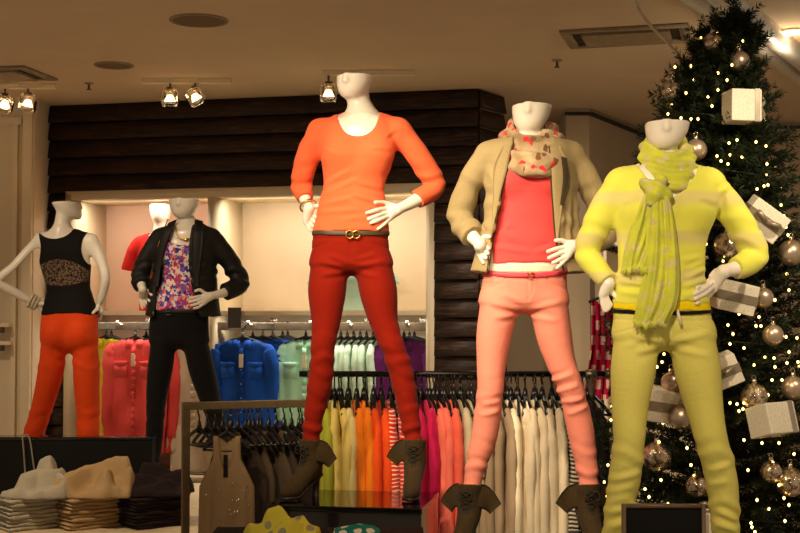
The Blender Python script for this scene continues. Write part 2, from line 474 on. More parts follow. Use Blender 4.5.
    # -- garments
    def trousers(s, name, mat, top_z, hem_t, disp, infl=0., h=.0045, torso_zlo=None):
        lo, hi = s.bounds(.05); hi[2] = top_z+.03; lo[0] = min(s.legs[0][0][:, 0].min(), (s.st[:, 1]-s.st[:, 3]).min())-.1; hi[0] = max(s.legs[1][0][:, 0].max(), (s.st[:, 1]+s.st[:, 3]).max())+.1
        lo[1] = -.25; hi[1] = .25
        fld = Field(lo, hi, h); s.add_torso(fld, infl, traps=False, blobs=False)
        for i in (0, 1): s.add_leg(fld, i, infl, hem_t[i])
        if s.sgn < 0 or True:   # seat
            b = s.st[np.argmax(s.st[:, 0] > s.st[0, 0]+.10)]
            for sx in (-1, 1):
                c = (b[1]+sx*b[3]*.42, s.sgn*(b[5]-.045 if s.sgn > 0 else b[4]-.045), b[0]-.02)
                f, l, g = ell_sdf(c, (.062, .066, .08)); fld.add(f, l, g, .03)
        fld.cut(lambda X, Y, Z: Z-top_z+.012*(np.clip(-Y*s.sgn, -.1, .1)/.1)+0*X)
        V, Q = fld.mesh(disp, 1); return link(name, mesh_np(name, V, Q), mat, s.root)
    def top(s, name, mat, arm_t, hem_z, cuts, disp, infl=.004, h=.005, st=None, R2=(None, None), hem_wave=0., blobs=True, traps=True, arms=True, ka=.028):
        lo, hi = s.bounds(.08); lo[2] = min(hem_z, s.arms[0][0][:, 2].min(), s.arms[1][0][:, 2].min())-.05; fld = Field(lo, hi, h)
        s.add_torso(fld, infl, st=st, zlo=hem_z-.02, blobs=blobs, traps=traps)
        hz = lambda X, Y, Z: hem_z+hem_wave*np.sin(X*23+1)+hem_wave*.6*np.sin(X*51+Y*20)-Z
        fld.cut(hz)
        ends = []
        for i in (0, 1):
            if arms: ends.append(s.add_arm(fld, i, infl, arm_t[i], R2=R2[i], k=ka))
        for c in cuts: fld.cut(c)
        V, Q = fld.mesh(disp, 1); o = link(name, mesh_np(name, V, Q), mat, s.root); s.ends = ends; return o
    def ring(s, name, mat, zfun, hw, infl, h=.004, st=None, keep=None):
        """belt / waistband following the hips"""
        S = s.st if st is None else st
        zs = [zfun(x) for x in np.linspace(-.2, .2, 9)]; z0 = min(zs)-hw-.01; z1 = max(zs)+hw+.01
        f, lo, hi = loft_sdf(S, infl, z0, z1, 2.25); fld = Field(lo-.02, hi+.02, h); fld.add(f, lo, hi)
        fld.cut(lambda X, Y, Z: np.abs(Z-zfun(X)-0*Y)-hw)
        if keep: fld.cut(keep)
        V, Q = fld.mesh(None, 1); return link(name, mesh_np(name, V, Q), mat, s.root)
def scoop(cx, cz, rx, rz, ymax=None, p=2.0, ymin=None):
    def f(X, Y, Z):
        e = (np.abs((X-cx)/rx)**p+np.abs((Z-cz)/rz)**p)**(1/p)
        d = (e-1)*min(rx, rz)+0*Y
        if ymax is not None: d = np.maximum(d, Y-ymax)
        if ymin is not None: d = np.maximum(d, ymin-Y)
        return -d
    return f
def polyline_groove(P, width, depth):
    P = np.asarray(P, float)
    def f(V):
        d = np.full(len(V), 9.)
        for a, b in zip(P[:-1], P[1:]):
            ab = b-a; t = np.clip(((V[:, [0, 2]]-a)@ab)/(ab@ab+1e-12), 0, 1); d = np.minimum(d, np.linalg.norm(V[:, [0, 2]]-a-t[:, None]*ab, axis=1))
        return -depth*np.exp(-(d/width)**2)
    return f
def ridge(p0, p1, width, height, side=None):
    """a wrinkle: a soft ridge along the segment p0-p1 (x,z local), only where y*side<0"""
    p0 = np.asarray(p0, float); p1 = np.asarray(p1, float); ab = p1-p0; L = np.linalg.norm(ab); n = np.array((-ab[1], ab[0]))/(L+1e-9)
    def f(V):
        q = V[:, [0, 2]]-p0; t = (q@ab)/(L*L); d = q@n; w = np.clip(1-np.abs(2*t-1)**3, 0, 1)
        r = height*w*(np.exp(-(d/width)**2)-.6*np.exp(-((d-1.7*width)/width)**2))
        return r*(V[:, 1]*1.0 < .05) if side is None else r*(V[:, 1]*side < .03)
    return f
def sumd(*fs): return lambda V, N: sum(f(V) for f in fs)
def only(f, lo, hi, soft=.03, ax=2):
    return lambda V: f(V)*np.clip((V[:, ax]-lo)/soft, 0, 1)*np.clip((hi-V[:, ax])/soft, 0, 1)
def amp(f, a): return lambda V: a*f(V)
def leg_folds(seed, zc, half, a, fz=70):
    """horizontal bunching around height zc (knee, ankle)"""
    r = np.random.default_rng(seed); p = r.uniform(0, 6, 4)
    def f(V):
        w = np.exp(-((V[:, 2]-zc)/half)**2)
        ph = V[:, 2]*fz+np.sin(V[:, 0]*38+p[0])*1.1+np.sin(V[:, 1]*30+p[1])*.9
        return a*w*(np.sin(ph)+.5*np.sin(ph*1.63+p[2]+V[:, 0]*20))*.66
    return f
# ---------------------------------------------------------------- clothing materials
def floral(name):
    nt = NT(name); base(nt, .7, 0, .3, .1); v = nt.co((1, .5, 1))
    n = nt.n('ShaderNodeTexNoise', i_Scale=30.0, i_Detail=2.0); nt.l(v, n.inputs['Vector'])
    ad = nt.n('ShaderNodeMixRGB', blend_type='ADD'); ad.inputs['Fac'].default_value = .06; nt.l(v, ad.inputs[1]); nt.l(n.outputs['Color'], ad.inputs[2])
    vo = nt.n('ShaderNodeTexVoronoi', i_Scale=58.0); nt.l(ad.outputs[0], vo.inputs['Vector'])
    sp = nt.n('ShaderNodeSeparateColor'); nt.l(vo.outputs['Color'], sp.inputs[0])
    c = nt.ramp(sp.outputs[0], [(0, (62, 44, 140)), (.16, (205, 60, 90)), (.32, (232, 215, 215)), (.46, (120, 90, 180)), (.58, (236, 120, 130)), (.7, (240, 226, 214)), (.82, (70, 58, 160)), (.92, (190, 60, 120))], 'CONSTANT')
    nt.l(c, nt.b.inputs['Base Color']); return nt.m
def patched(name, c0, c1, c2, c3, scale=38, st=(1, 1, 1), rough=.85):
    nt = NT(name); base(nt, rough, 0, .2, .2); v = nt.co(st)
    vo = nt.n('ShaderNodeTexVoronoi', i_Scale=float(scale)); nt.l(v, vo.inputs['Vector'])
    sp = nt.n('ShaderNodeSeparateColor'); nt.l(vo.outputs['Color'], sp.inputs[0])
    n = nt.n('ShaderNodeTexNoise', i_Scale=18.0, i_Detail=4.0); nt.l(v, n.inputs['Vector'])
    ca = nt.ramp(n.outputs['Fac'], [(.35, c0), (.65, c1)])
    k = nt.ramp(sp.outputs[0], [(0, (255, 255, 255)), (.12, (255, 255, 255)), (.13, (0, 0, 0))], 'CONSTANT')
    k2 = nt.ramp(sp.outputs[1], [(0, (255, 255, 255)), (.13, (0, 0, 0))], 'CONSTANT')
    m1 = nt.n('ShaderNodeMixRGB'); nt.l(k, m1.inputs[0]); nt.l(ca, m1.inputs[1]); m1.inputs[2].default_value = (*lin(c2), 1)
    m2 = nt.n('ShaderNodeMixRGB'); nt.l(k2, m2.inputs[0]); nt.l(m1.outputs[0], m2.inputs[1]); m2.inputs[2].default_value = (*lin(c3), 1)
    nt.l(m2.outputs[0], nt.b.inputs['Base Color'])
    n2 = nt.n('ShaderNodeTexNoise', i_Scale=300.0); nt.l(v, n2.inputs['Vector']); nt.l(nt.bump(n2.outputs['Fac'], .001), nt.b.inputs['Normal'])
    return nt.m
def striped(name, ca, cb, freq, width=.5, axis=2, rough=.85, warp=.0, soft=.04, bumpd=.001):
    nt = NT(name); base(nt, rough, 0, .25, .15); tc = nt.n('ShaderNodeTexCoord'); sp = nt.n('ShaderNodeSeparateXYZ'); nt.l(tc.outputs['Object'], sp.inputs[0])
    n = nt.n('ShaderNodeTexNoise', i_Scale=9.0, i_Detail=2.0); nt.l(tc.outputs['Object'], n.inputs['Vector'])
    mu = nt.n('ShaderNodeMath', operation='MULTIPLY_ADD'); nt.l(sp.outputs[axis], mu.inputs[0]); mu.inputs[1].default_value = freq
    m0 = nt.n('ShaderNodeMath', operation='MULTIPLY'); nt.l(n.outputs['Fac'], m0.inputs[0]); m0.inputs[1].default_value = warp*freq
    nt.l(m0.outputs[0], mu.inputs[2]); fr = nt.n('ShaderNodeMath', operation='FRACT'); nt.l(mu.outputs[0], fr.inputs[0])
    c = nt.ramp(fr.outputs[0], [(0, ca), (width-soft, ca), (width+soft, cb), (1-soft, cb), (1, ca)])
    nt.l(c, nt.b.inputs['Base Color'])
    n2 = nt.n('ShaderNodeTexNoise', i_Scale=320.0); nt.l(tc.outputs['Object'], n2.inputs['Vector']); nt.l(nt.bump(n2.outputs['Fac'], bumpd), nt.b.inputs['Normal'])
    return nt.m
M['orange_knit'] = fabric('orange_knit', (244, 108, 64), .85, .003, .0008, .08)
M['red_denim'] = fabric('red_denim', (136, 25, 5), .8, .003, .0004, .08, .1)
M['coral_knit'] = fabric('coral_knit', (240, 82, 80), .85, .003, .001, .13, stretch=(1, 1, 5))
M['pink_denim'] = fabric('pink_denim', (242, 144, 122), .75, .003, .0004, .05)
M['khaki'] = fabric('khaki_linen', (160, 142, 100), .9, .004, .0006, .1)
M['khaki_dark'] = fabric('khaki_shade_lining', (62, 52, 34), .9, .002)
M['yellow_denim'] = fabric('yellow_denim', (220, 212, 108), .75, .003, .0004, .05)
M['yellow_knit'] = striped('yellow_stripe_knit', (222, 222, 84), (216, 206, 122), 7.6, .62, 2, .85, .03, .09)
M['yellow_bright'] = fabric('bright_yellow_jersey', (242, 214, 10), .8, .002)
M['black_leather'] = plain('black_leather', (19, 16, 14), .58, 0, .35, 0, .0015, 60)
M['black_cloth'] = fabric('black_cloth', (13, 11, 11), .85, .002, .0003, .1, .2, .05)
M['orange_red'] = fabric('orange_red_twill', (238, 74, 14), .75, .003)
M['floral'] = floral('floral_print')
M['scarf_beige'] = patched('beige_scarf_print', (196, 174, 136), (150, 124, 88), (226, 50, 56), (122, 84, 52), 52, (1, 1, .7))
M['scarf_lime'] = patched('lime_scarf_print', (208, 212, 66), (190, 196, 66), (206, 198, 128), (202, 194, 120), 46)
M['boot'] = plain('olive_brown_suede', (62, 48, 25), .85, 0, .15, 0, .001, 90, .05)
M['sole'] = plain('dark_boot_sole', (30, 22, 18), .5)
M['lace'] = plain('boot_lace_cord', (40, 34, 24), .8)
M['gold'] = plain('worn_gold', (214, 170, 84), .25, 1)
M['silver'] = plain('silver_metal', (215, 205, 190), .22, 1)
M['belt'] = plain('dark_olive_belt_leather', (70, 56, 34), .5)
M['pink_belt'] = plain('pink_belt_leather', (214, 66, 84), .5)
M['white_jersey'] = fabric('white_jersey', (236, 222, 196), .85, .002)
M['stone'] = plain('bracelet_stone', (210, 195, 170), .15, 0, .6, .5)
M['sparkle'] = plain('black_sequin', (30, 28, 28), .15, .6)

def lace_top():
    nt = NT('black_lace_tank'); base(nt, .8, 0, .2)
    tc = nt.n('ShaderNodeTexCoord'); sp = nt.n('ShaderNodeSeparateXYZ'); nt.l(tc.outputs['Object'], sp.inputs[0])
    n = nt.n('ShaderNodeTexNoise', i_Scale=95.0, i_Detail=3.0, i_Roughness=.6); nt.l(tc.outputs['Object'], n.inputs['Vector'])
    lc = nt.ramp(n.outputs['Fac'], [(.44, (14, 11, 10)), (.54, (112, 90, 70))])
    return nt, tc, sp, lc
def m_shift(f, O): return f
# ---------------------------------------------------------------- boots
def boot_mesh():
    fld = Field((-.09, -.07, -.005), (.19, .07, .26), .0036)
    f, lo, hi = limb_sdf(np.array([(.150, 0, .030), (.105, 0, .040), (.055, 0, .072), (.012, 0, .112), (-.004, 0, .160), (-.004, 0, .222)]), np.array([.022, .034, .035, .040, .041, .047]), 5)
    fld.add(f, lo, hi)
    f, lo, hi = limb_sdf(np.array([(-.028, 0, .098), (-.022, 0, .15)]), np.array([.031, .036]), 3); fld.add(f, lo, hi, .03)
    fld.cut(lambda X, Y, Z: Z-.222-.12*X+0*Y)                       # open top
    fld.cut(lambda X, Y, Z: np.where(X > .1, .012, .012+(np.clip(.1-X, 0, .14))*.48)-Z+0*Y)   # follows the high sole
    inn = limb_sdf(np.array([(-.004, 0, .185), (-.004, 0, .26)]), np.array([.036, .042]), 2)
    fld.cut(lambda X, Y, Z: -inn[0](X, Y, Z))
    V, Q = fld.mesh(lambda V, N: .0016*fold_noise(5, 45)(V), 1)
    return mesh_np('boot', V, Q)
def boot_parts():
    P = {}
    P['boot'] = boot_mesh()
    # sole: strip under the foot, rising to the heel
    a = Acc(); xs = np.linspace(.172, -.052, 26); top = []; 
    V = []
    for x in xs:
        z = .006 if x > .1 else .006+(.1-x)*.48
        t = np.clip((.172-x)/.224, 0, 1); w = .036*math.sin(math.acos(np.clip(1-t*4, -1, 1))) if t < .25 else .036-.012*min(1, (t-.25)/.5)
        w = max(w, .004)
        V += [(x, -w, z), (x, w, z), (x, w, z+.010), (x, -w, z+.010)]
    n = len(xs); Q = [(i*4+j, i*4+(j+1) % 4, (i+1)*4+(j+1) % 4, (i+1)*4+j) for i in range(n-1) for j in range(4)]+[(3, 2, 1, 0), ((n-1)*4, (n-1)*4+1, (n-1)*4+2, (n-1)*4+3)]
    P['sole'] = Acc().add(V, Q).mesh('sole', False)
    # heel block
    lv = [(.080, .026, .022, -.030), (.05, .017, .017, -.034), (.0, .013, .014, -.036)]
    V = []; 
    for z, rx, ry, cx in lv:
        for k in range(14): V.append((cx+rx*math.cos(k*2*PI/14), ry*math.sin(k*2*PI/14), z+(.0 if z < .08 else -.48*rx*math.cos(k*2*PI/14))))
    Q = [(i*14+j, i*14+(j+1) % 14, (i+1)*14+(j+1) % 14, (i+1)*14+j) for i in range(2) for j in range(14)]
    c = len(V); V.append((-.036, 0, 0)); T = [(c, 28+(j+1) % 14, 28+j) for j in range(14)]
    P['heel'] = Acc().add(V, Q, T).mesh('heel')
    # laces criss-cross over the instep
    cl = crom(np.array([(.085, 0, .066+.018), (.060, 0, .104), (.044, 0, .132), (.040, 0, .165), (.045, 0, .205)]), 6)
    a = Acc()
    idx = np.linspace(1, len(cl)-2, 7).astype(int)
    for k in range(len(idx)-1):
        p, q = cl[idx[k]], cl[idx[k+1]]
        for sd in (-1, 1):
            pts = [p+(-.008, sd*.021, -.004), (p+q)/2+(.004, 0, .003), q+(-.008, -sd*.021, -.002)]
            a.tube(crom(np.array(pts), 4), .0022, 6)
        a.tube(crom(np.array([p+(-.008, -.021, -.004), p+(.003, 0, .002), p+(-.008, .021, -.004)]), 4), .0022, 6)
    b = cl[-2]
    for sd in (-1, 1):
        a.tube(crom(np.array([b, b+(.012, sd*.02, .004), b+(.016, sd*.026, -.02), b+(.008, sd*.012, -.03)]), 5), .0018, 6)
    P['laces'] = a.mesh('laces')
    # folded-out collar flaps, like open leather leaves
    for nm, sd in (('flap_a', -1), ('flap_b', 1)):
        V = []; nu, nv = 9, 9
        for side in (0, 1):
            for i in range(nu):
                for j in range(nv):
                    u = i/(nu-1); v = j/(nv-1)
                    hgt = (.085*u-.03)*(1-.55*v*v)+.03
                    V.append((.012-.030*v-.010*u+.006*math.sin(v*5+u*3)-.0035*side, sd*(.036+.078*v*(.45+.55*u)), .138+hgt+.012*v-.052*v*v))
        n = nu*nv; Q = []
        for i in range(nu-1):
            for j in range(nv-1):
                k = i*nv+j; Q += [(k, k+1, k+nv+1, k+nv), (n+k, n+k+nv, n+k+nv+1, n+k+1)]
        for i in range(nu-1):
            for j in (0, nv-1):
                k = i*nv+j; Q.append((k, k+nv, n+k+nv, n+k))
        for j in range(nv-1):
            for i in (0, nu-1):
                k = i*nv+j; Q.append((k, n+k, n+k+1, k+1))
        P[nm] = Acc().add(V, Q).mesh('flap')
    return P
BOOT = None
def put_boot(man, leg, yaw, sc=1.0, dx=0, dy=0, flaps='ab'):
    global BOOT
    if BOOT is None: BOOT = boot_parts()
    p = man.legs[leg][0][-1]
    o = link('boot', BOOT['boot'], M['boot'], man.root, (p[0]+dx, p[1]+dy, 0), (0, 0, yaw)); o.scale = (sc,)*3
    for nm, key, mt in (('sole', 'sole', 'sole'), ('heel', 'heel', 'sole'), ('laces', 'laces', 'lace'), ('flap', 'flap_a', 'boot'), ('flap', 'flap_b', 'boot')):
        if nm != 'flap' or key[-1] in flaps: link(nm, BOOT[key], M[mt], o)
    return o
def pocket_and_fly(m, y0, xc, hipl, hipr, dep=.0022):
    """seam grooves on the front of trousers"""
    q = lambda x, y: m.L(x, y)[[0, 2]]
    k = (hipr-hipl)
    fs = [polyline_groove([q(xc, y0), q(xc, y0+k*.33)], .0035, dep),
          polyline_groove([q(xc, y0+k*.02), q(xc+k*.055, y0+k*.03), q(xc+k*.055, y0+k*.22), q(xc, y0+k*.31)], .003, dep*.7),
          polyline_groove([q(hipl+k*.30, y0), q(hipl+k*.24, y0+k*.13), q(hipl+k*.02, y0+k*.20)], .0035, dep),
          polyline_groove([q(hipr-k*.30, y0), q(hipr-k*.24, y0+k*.13), q(hipr-k*.02, y0+k*.20)], .0035, dep),
          polyline_groove([q(hipl, y0+k*.07), q(xc, y0+k*.09), q(hipr, y0+k*.07)], .003, dep)]
    return lambda V: sum(f(V) for f in fs)*(V[:, 1] < .02)
def ribbon_strip(P0, width, thick, nu, disp, taper=None):
    pass
# ================================================================ 1 orange tee, red trousers
m = Man('mannequin', 'mannequin in an orange knit top and dark red trousers on a glossy black box', 5.1, 350, .84,
    torso=[(117, 340, 384, .055, .055), (121, 328, 392, .065, .07), (128, 322, 395, .08, .08), (140, 321, 395, .088, .085), (155, 323, 393, .092, .08), (168, 323, 389, .085, .075), (186, 324, 383, .074, .072), (205, 319.5, 385, .078, .075), (222, 315, 388, .083, .085), (240, 311, 390, .085, .095), (262, 309, 393, .083, .105)],
    legs=[[(329, 268, 0, .080), (327, 292, 0, .074), (326, 320, -.005, .058), (323, 348, -.012, .047), (320.5, 380, .005, .048), (314, 415, .015, .039), (310.5, 447, .012, .033), (310, 466, .012, .034)],
          [(374, 268, 0, .080), (378.5, 292, 0, .074), (383.5, 320, -.005, .057), (392, 345, -.012, .047), (401, 372, .005, .048), (408.5, 410, .015, .041), (413.5, 445, .012, .034), (414.5, 466, .012, .034)]],
    arms=[[(320, 131, .0, .041), (309, 152, .018, .042), (304, 170, .04, .042), (301.5, 186, .055, .039), (305, 199, .015, .030), (309, 208, -.02, .024)],
          [(398.5, 130, .0, .041), (414, 150, .018, .043), (427, 170, .04, .042), (434.5, 187, .055, .040), (418, 199, .01, .033), (398, 209.5, -.035, .025)]],
    neck=[(357, 92, .012, .047), (359, 103, .012, .045), (361, 112, .012, .052), (362, 120, .012, .06)],
    head=(73, 336.8, 374, 350.5, 99, -.42))
m.bust_blobs(153, 340, 376, .056, .014)
hL = [[(310, 209), (314, 206.5), (318.5, 206)], [(308, 213), (312, 215), (316, 217.5)], [(307, 216), (310.5, 219), (314.5, 222)], [(306, 219.5), (309, 223), (312.5, 226.5)], [(305.5, 222.5), (308, 227), (310.5, 231)]]
hR = [[(393, 206), (384, 202.5), (375.5, 202.5)], [(387.5, 208), (377, 210), (367, 213)], [(388, 212), (378, 215.5), (368.5, 219)], [(389, 215.5), (380, 219.5), (371, 223)], [(389.5, 219), (384, 224.5), (378, 229)]]
m.body(-.006, arm_t=(3.3, 3.4), hand_specs=(hL, hR), feet=(False, False))
n1 = fold_noise(3, 16, 7, (1.2, 1, 2.6)); n2 = fold_noise(4, 30, 7, (.7, 1, 2))
rd = []
for (a, b, h) in [((324, 186), (352, 172), .004), ((323, 196), (362, 180), .0045), ((321, 206), (356, 199), .005), ((386, 206), (352, 196), .005), ((318, 214), (360, 211), .004), ((384, 190), (356, 184), .004), ((336, 222), (380, 217), .003), ((392, 152), (372, 150), .004), ((324, 150), (338, 158), .003), ((396, 130), (384, 140), .004)]:
    rd.append(ridge(m.L(*a)[[0, 2]], m.L(*b)[[0, 2]], .009, h))
Zw = m.z(168)
m.top('knit_top', M['orange_knit'], (4.0, 4.05), m.z(232.5), [scoop(m.L(358.5, 0)[0], m.L(0, 107)[2], .084, .128, .02, 2.3), scoop(m.L(361, 0)[0], m.L(0, 104)[2], .078, .05)],
    sumd(amp(only(n1, m.z(232), m.z(160)), .0035), amp(n2, .002), lambda V: leg_folds(6, m.z(184), .07, .0035, 100)(V)*(np.abs(V[:, 0]-m.L(355, 0)[0]) > .145), *rd), .004, h=.005, hem_wave=.003)
pf = pocket_and_fly(m, 233, 351, 310, 392)
rd = [ridge(m.L(*a)[[0, 2]], m.L(*b)[[0, 2]], .010, h) for a, b, h in [((348, 268), (318, 262), .005), ((347, 272), (322, 276), .005), ((354, 268), (386, 262), .005), ((355, 272), (380, 278), .004), ((349, 264), (330, 256), .004), ((356, 262), (376, 255), .003)]]
zk = m.z(350); za = m.z(430)
m.trousers('trousers', M['red_denim'], m.z(229), (5.85, 5.9), sumd(pf, amp(fold_noise(8, 22), .0012), leg_folds(2, zk, .07, .0035, 85), leg_folds(3, za, .09, .0045, 95), leg_folds(5, m.z(385), .08, .002, 80), *rd))
zb = lambda X: m.z(233)-.012*(1-np.clip(np.abs(X-.02)/.15, 0, 1)**2)*0.6
b = m.ring('belt', M['belt'], zb, .010, .006)
bp = m.F(353, 234.5, .012)
a = Acc(); 
for dx in (-.013, .013):
    t = np.linspace(0, 2*PI, 17)[:-1]; a.tube(np.stack([bp[0]+dx+.014*np.cos(t), np.full(16, bp[1]), bp[2]+.015*np.sin(t)], 1), .0035, 8, True)
link('buckle', a.mesh('buckle'), M['gold'], b)
p, d, r = m.band_on_arm(0, 4.75, 0)
t = np.linspace(0, 2*PI, 21)[:-1]; u = np.cross(d, (0, 1, 0.)); u /= np.linalg.norm(u); w = np.cross(d, u)
link('bracelet', Acc().tube(p+(u[None]*np.cos(t)[:, None]+w[None]*np.sin(t)[:, None])*(r+.002), .004, 8, True).mesh('bracelet'), M['gold'], m.root)
put_boot(m, 0, math.radians(-125), 1.0, 0.0, 0, 'b'); put_boot(m, 1, math.radians(-97), 1.0, 0, 0, 'a')
MAN1 = m
# ================================================================ 2 khaki jacket, pink trousers
m = Man('mannequin', 'mannequin in a khaki jacket, coral top, printed scarf and salmon pink trousers', 4.89, 524, .685,
    torso=[(137, 512, 549, .055, .055), (141, 499, 562, .065, .07), (148, 494, 567, .08, .08), (160, 493, 567, .088, .085), (178, 494, 565, .095, .08), (200, 496, 563, .08, .075), (222, 496, 561, .075, .072), (240, 490.5, 562, .08, .078), (262, 485, 566, .084, .09), (280, 481, 568.5, .086, .1), (300, 478.5, 569, .083, .105)],
    legs=[[(499, 305, 0, .079), (494, 335, 0, .066), (491.5, 362, -.005, .056), (490, 392, -.010, .049), (485, 432, .01, .050), (477, 462, .015, .041), (471, 490, .012, .031), (469, 512, .012, .034)],
          [(549, 305, 0, .079), (554, 335, 0, .067), (561, 362, -.005, .055), (572, 392, -.012, .048), (580, 428, .01, .050), (586, 462, .015, .042), (589, 489, .012, .035), (588, 512, .012, .034)]],
    arms=[[(489, 155, 0, .050), (474, 176, .015, .044), (465, 197, .035, .042), (461, 217, .045, .042), (470, 233, -.025, .034), (480, 245, -.085, .025)],
          [(572, 155, 0, .050), (587, 180, .015, .045), (599, 206, .035, .043), (607, 231, .03, .043), (592, 242, -.05, .034), (574, 245.5, -.115, .025)]],
    neck=[(530.5, 124, .012, .045), (531, 134, .012, .045), (531, 144, .012, .06)],
    head=(102, 512, 552, 527.5, 133, -.28))
m.bust_blobs(178, 511, 549, .056, .014)
hL = [[(482, 240), (485, 236.5), (489.5, 237)], [(481, 243), (485, 246), (489, 248.5)], [(480, 247), (484, 250.5), (488, 253.5)], [(479.5, 250.5), (482.5, 254.5), (486, 258)], [(479, 254), (481, 258.5), (483.5, 263)]]
hR = [[(568, 243), (562, 240.5), (556, 240.5)], [(567, 247), (557, 248.5), (548, 251.5)], [(567.5, 251), (558, 254), (549, 258)], [(567.5, 255), (561, 259), (553, 263)], [(567, 258), (562, 263.5), (557, 268)]]
jst = m.stations([(138, 508, 553, .07, .065), (141, 497, 565, .085, .08), (150, 489, 573, .10, .095), (165, 487, 575, .108, .1), (180, 486, 576, .112, .1), (205, 486, 576, .105, .095), (225, 484, 578, .105, .095), (248, 478, 582, .11, .11), (274, 471, 589, .115, .12)])
m.hand_st = jst; m.hand_off = .016
m.body(-.006, arm_t=(3.6, 3.6), hand_specs=(hL, hR), feet=(False, False))
rd = [ridge(m.L(*a)[[0, 2]], m.L(*b)[[0, 2]], .011, h) for a, b, h in [((490, 247), (530, 254), .006), ((530, 254), (565, 245), .006), ((494, 240), (512, 222), .004), ((566, 238), (545, 246), .005), ((496, 232), (516, 240), .004)]]
m.top('knit_top', M['coral_knit'], (.6, .6), m.z(263.5), [scoop(m.L(530, 0)[0], m.z(138), .09, .08), lambda X, Y, Z: np.abs(X-m.L(530, 0)[0])-.145+0*Y+0*Z],
    sumd(amp(only(fold_noise(13, 18, 7, (1, 1, 2)), m.z(266), m.z(185)), .003), *rd), .003, hem_wave=.002, arms=False, traps=False)
# open jacket
yl = [m.z(y) for y in (285, 270, 240, 199, 172, 140, 120)]
XL = [m.L(x, y)[0] for x, y in ((485, 285), (487, 270), (491, 240), (499, 199), (506, 172), (512, 140), (518, 120))]
XR = [m.L(x, y)[0] for x, y in ((570, 285), (564, 270), (556, 240), (552.5, 199), (551, 172), (549, 140), (545, 120))]
def opening(X, Y, Z):
    zz = Z.ravel(); l = np.interp(zz, yl, XL).reshape(Z.shape); r = np.interp(zz, yl, XR).reshape(Z.shape)
    return -np.maximum(np.maximum(l-X, X-r), Y-.03)
rd = [ridge(m.L(*a)[[0, 2]], m.L(*b)[[0, 2]], .012, h) for a, b, h in [((499, 195), (496, 240), .004), ((476, 260), (490, 225), .004), ((560, 180), (558, 250), .006), ((567, 185), (566, 262), .007), ((575, 200), (577, 262), .006), ((486, 165), (493, 185), .005), ((504, 150), (499, 185), .004)]]
m.top('jacket', M['khaki'], (4.3, 4.3), m.z(272), [opening, scoop(m.L(531, 0)[0], m.z(130), .075, .05)],
    sumd(amp(fold_noise(21, 15, 7, (1.3, 1, .8)), .0045), amp(fold_noise(22, 40, 7), .0018), leg_folds(31, m.z(222), .08, .006, 75), leg_folds(32, m.z(185), .06, .004, 60), *rd), .006, st=jst, blobs=False, hem_wave=.004,
    R2=(np.array([.046, .043, .042, .043, .040, .036]), np.array([.046, .043, .043, .043, .040, .036])), ka=.012)
jk = [c for c in m.root.children if c.name.startswith('jacket')][0]
# lapels: folded-back collar leaves following the opening
def leaf(pts_in, pts_out, man, off0, off1, nu=10, nv=5, st=None, thick=.004):
    V = []
    A = crom(np.array(pts_in, float), nu//2); B = crom(np.array(pts_out, float), nu//2); n = min(len(A), len(B))
    for sd in (0, 1):
        for i in range(n):
            for j in range(nv):
                v = j/(nv-1); px = A[i]*(1-v)+B[i]*v
                q = man.F(px[0], px[1], off0+(off1-off0)*math.sin(v*PI/2)-thick*sd, st); V.append(q)
    k0 = n*nv; Q = []
    for i in range(n-1):
        for j in range(nv-1):
            k = i*nv+j; Q += [(k, k+1, k+nv+1, k+nv), (k0+k, k0+k+nv, k0+k+nv+1, k0+k+1)]
    for i in range(n-1):
        for j in (0, nv-1):
            k = i*nv+j; Q.append((k, k+nv, k0+k+nv, k0+k))
    for j in range(nv-1):
        for i in (0, n-1):
            k = i*nv+j; Q.append((k, k0+k, k0+k+1, k+1))
    return Acc().add(V, Q).mesh('lapel')
link('lapel', leaf([(512, 146), (507, 170), (500, 197), (492, 238)], [(503, 146), (494, 168), (493, 196), (491, 236)], m, .012, .020, st=jst), M['khaki'], jk)
link('lapel', leaf([(550, 146), (551.5, 172), (553, 199), (556, 238)], [(560, 146), (569, 168), (563, 200), (558, 238)], m, .012, .020, st=jst), M['khaki'], jk)
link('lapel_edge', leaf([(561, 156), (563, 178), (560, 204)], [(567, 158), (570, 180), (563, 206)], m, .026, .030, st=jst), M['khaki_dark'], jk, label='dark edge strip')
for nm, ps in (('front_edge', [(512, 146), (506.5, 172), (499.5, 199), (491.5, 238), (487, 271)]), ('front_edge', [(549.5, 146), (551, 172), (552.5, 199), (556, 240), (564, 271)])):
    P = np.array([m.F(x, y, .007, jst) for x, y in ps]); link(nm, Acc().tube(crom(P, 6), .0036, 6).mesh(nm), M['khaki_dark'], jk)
# pockets and rest
pf = pocket_and_fly(m, 272, 526, 480, 568)
rd = [ridge(m.L(*a)[[0, 2]], m.L(*b)[[0, 2]], .011, h) for a, b, h in [((520, 310), (488, 303), .005), ((519, 314), (492, 318), .005), ((526, 310), (560, 302), .005), ((528, 316), (556, 322), .005), ((522, 303), (500, 294), .004)]]
rk = [ridge(m.L(*a)[[0, 2]], m.L(*b)[[0, 2]], .010, h) for a, b, h in [((548, 382), (572, 372), .007), ((553, 392), (577, 384), .007), ((558, 402), (583, 398), .006), ((566, 414), (588, 404), .006), ((480, 404), (502, 400), .005), ((478, 415), (500, 410), .005)]]
m.trousers('trousers', M['pink_denim'], m.z(268), (5.95, 6.0), sumd(pf, amp(fold_noise(28, 22), .0012), leg_folds(12, m.z(395), .06, .0025, 80), leg_folds(13, m.z(470), .09, .0035, 95), *rd, *rk))
zw = lambda X: m.z(267)-.010*(1-np.clip(np.abs(X)/.16, 0, 1)**2)
m.ring('undershirt_hem', M['white_jersey'], zw, .014, .003)
zb = lambda X: m.z(272)-.016*(1-np.clip(np.abs(X)/.16, 0, 1)**2)
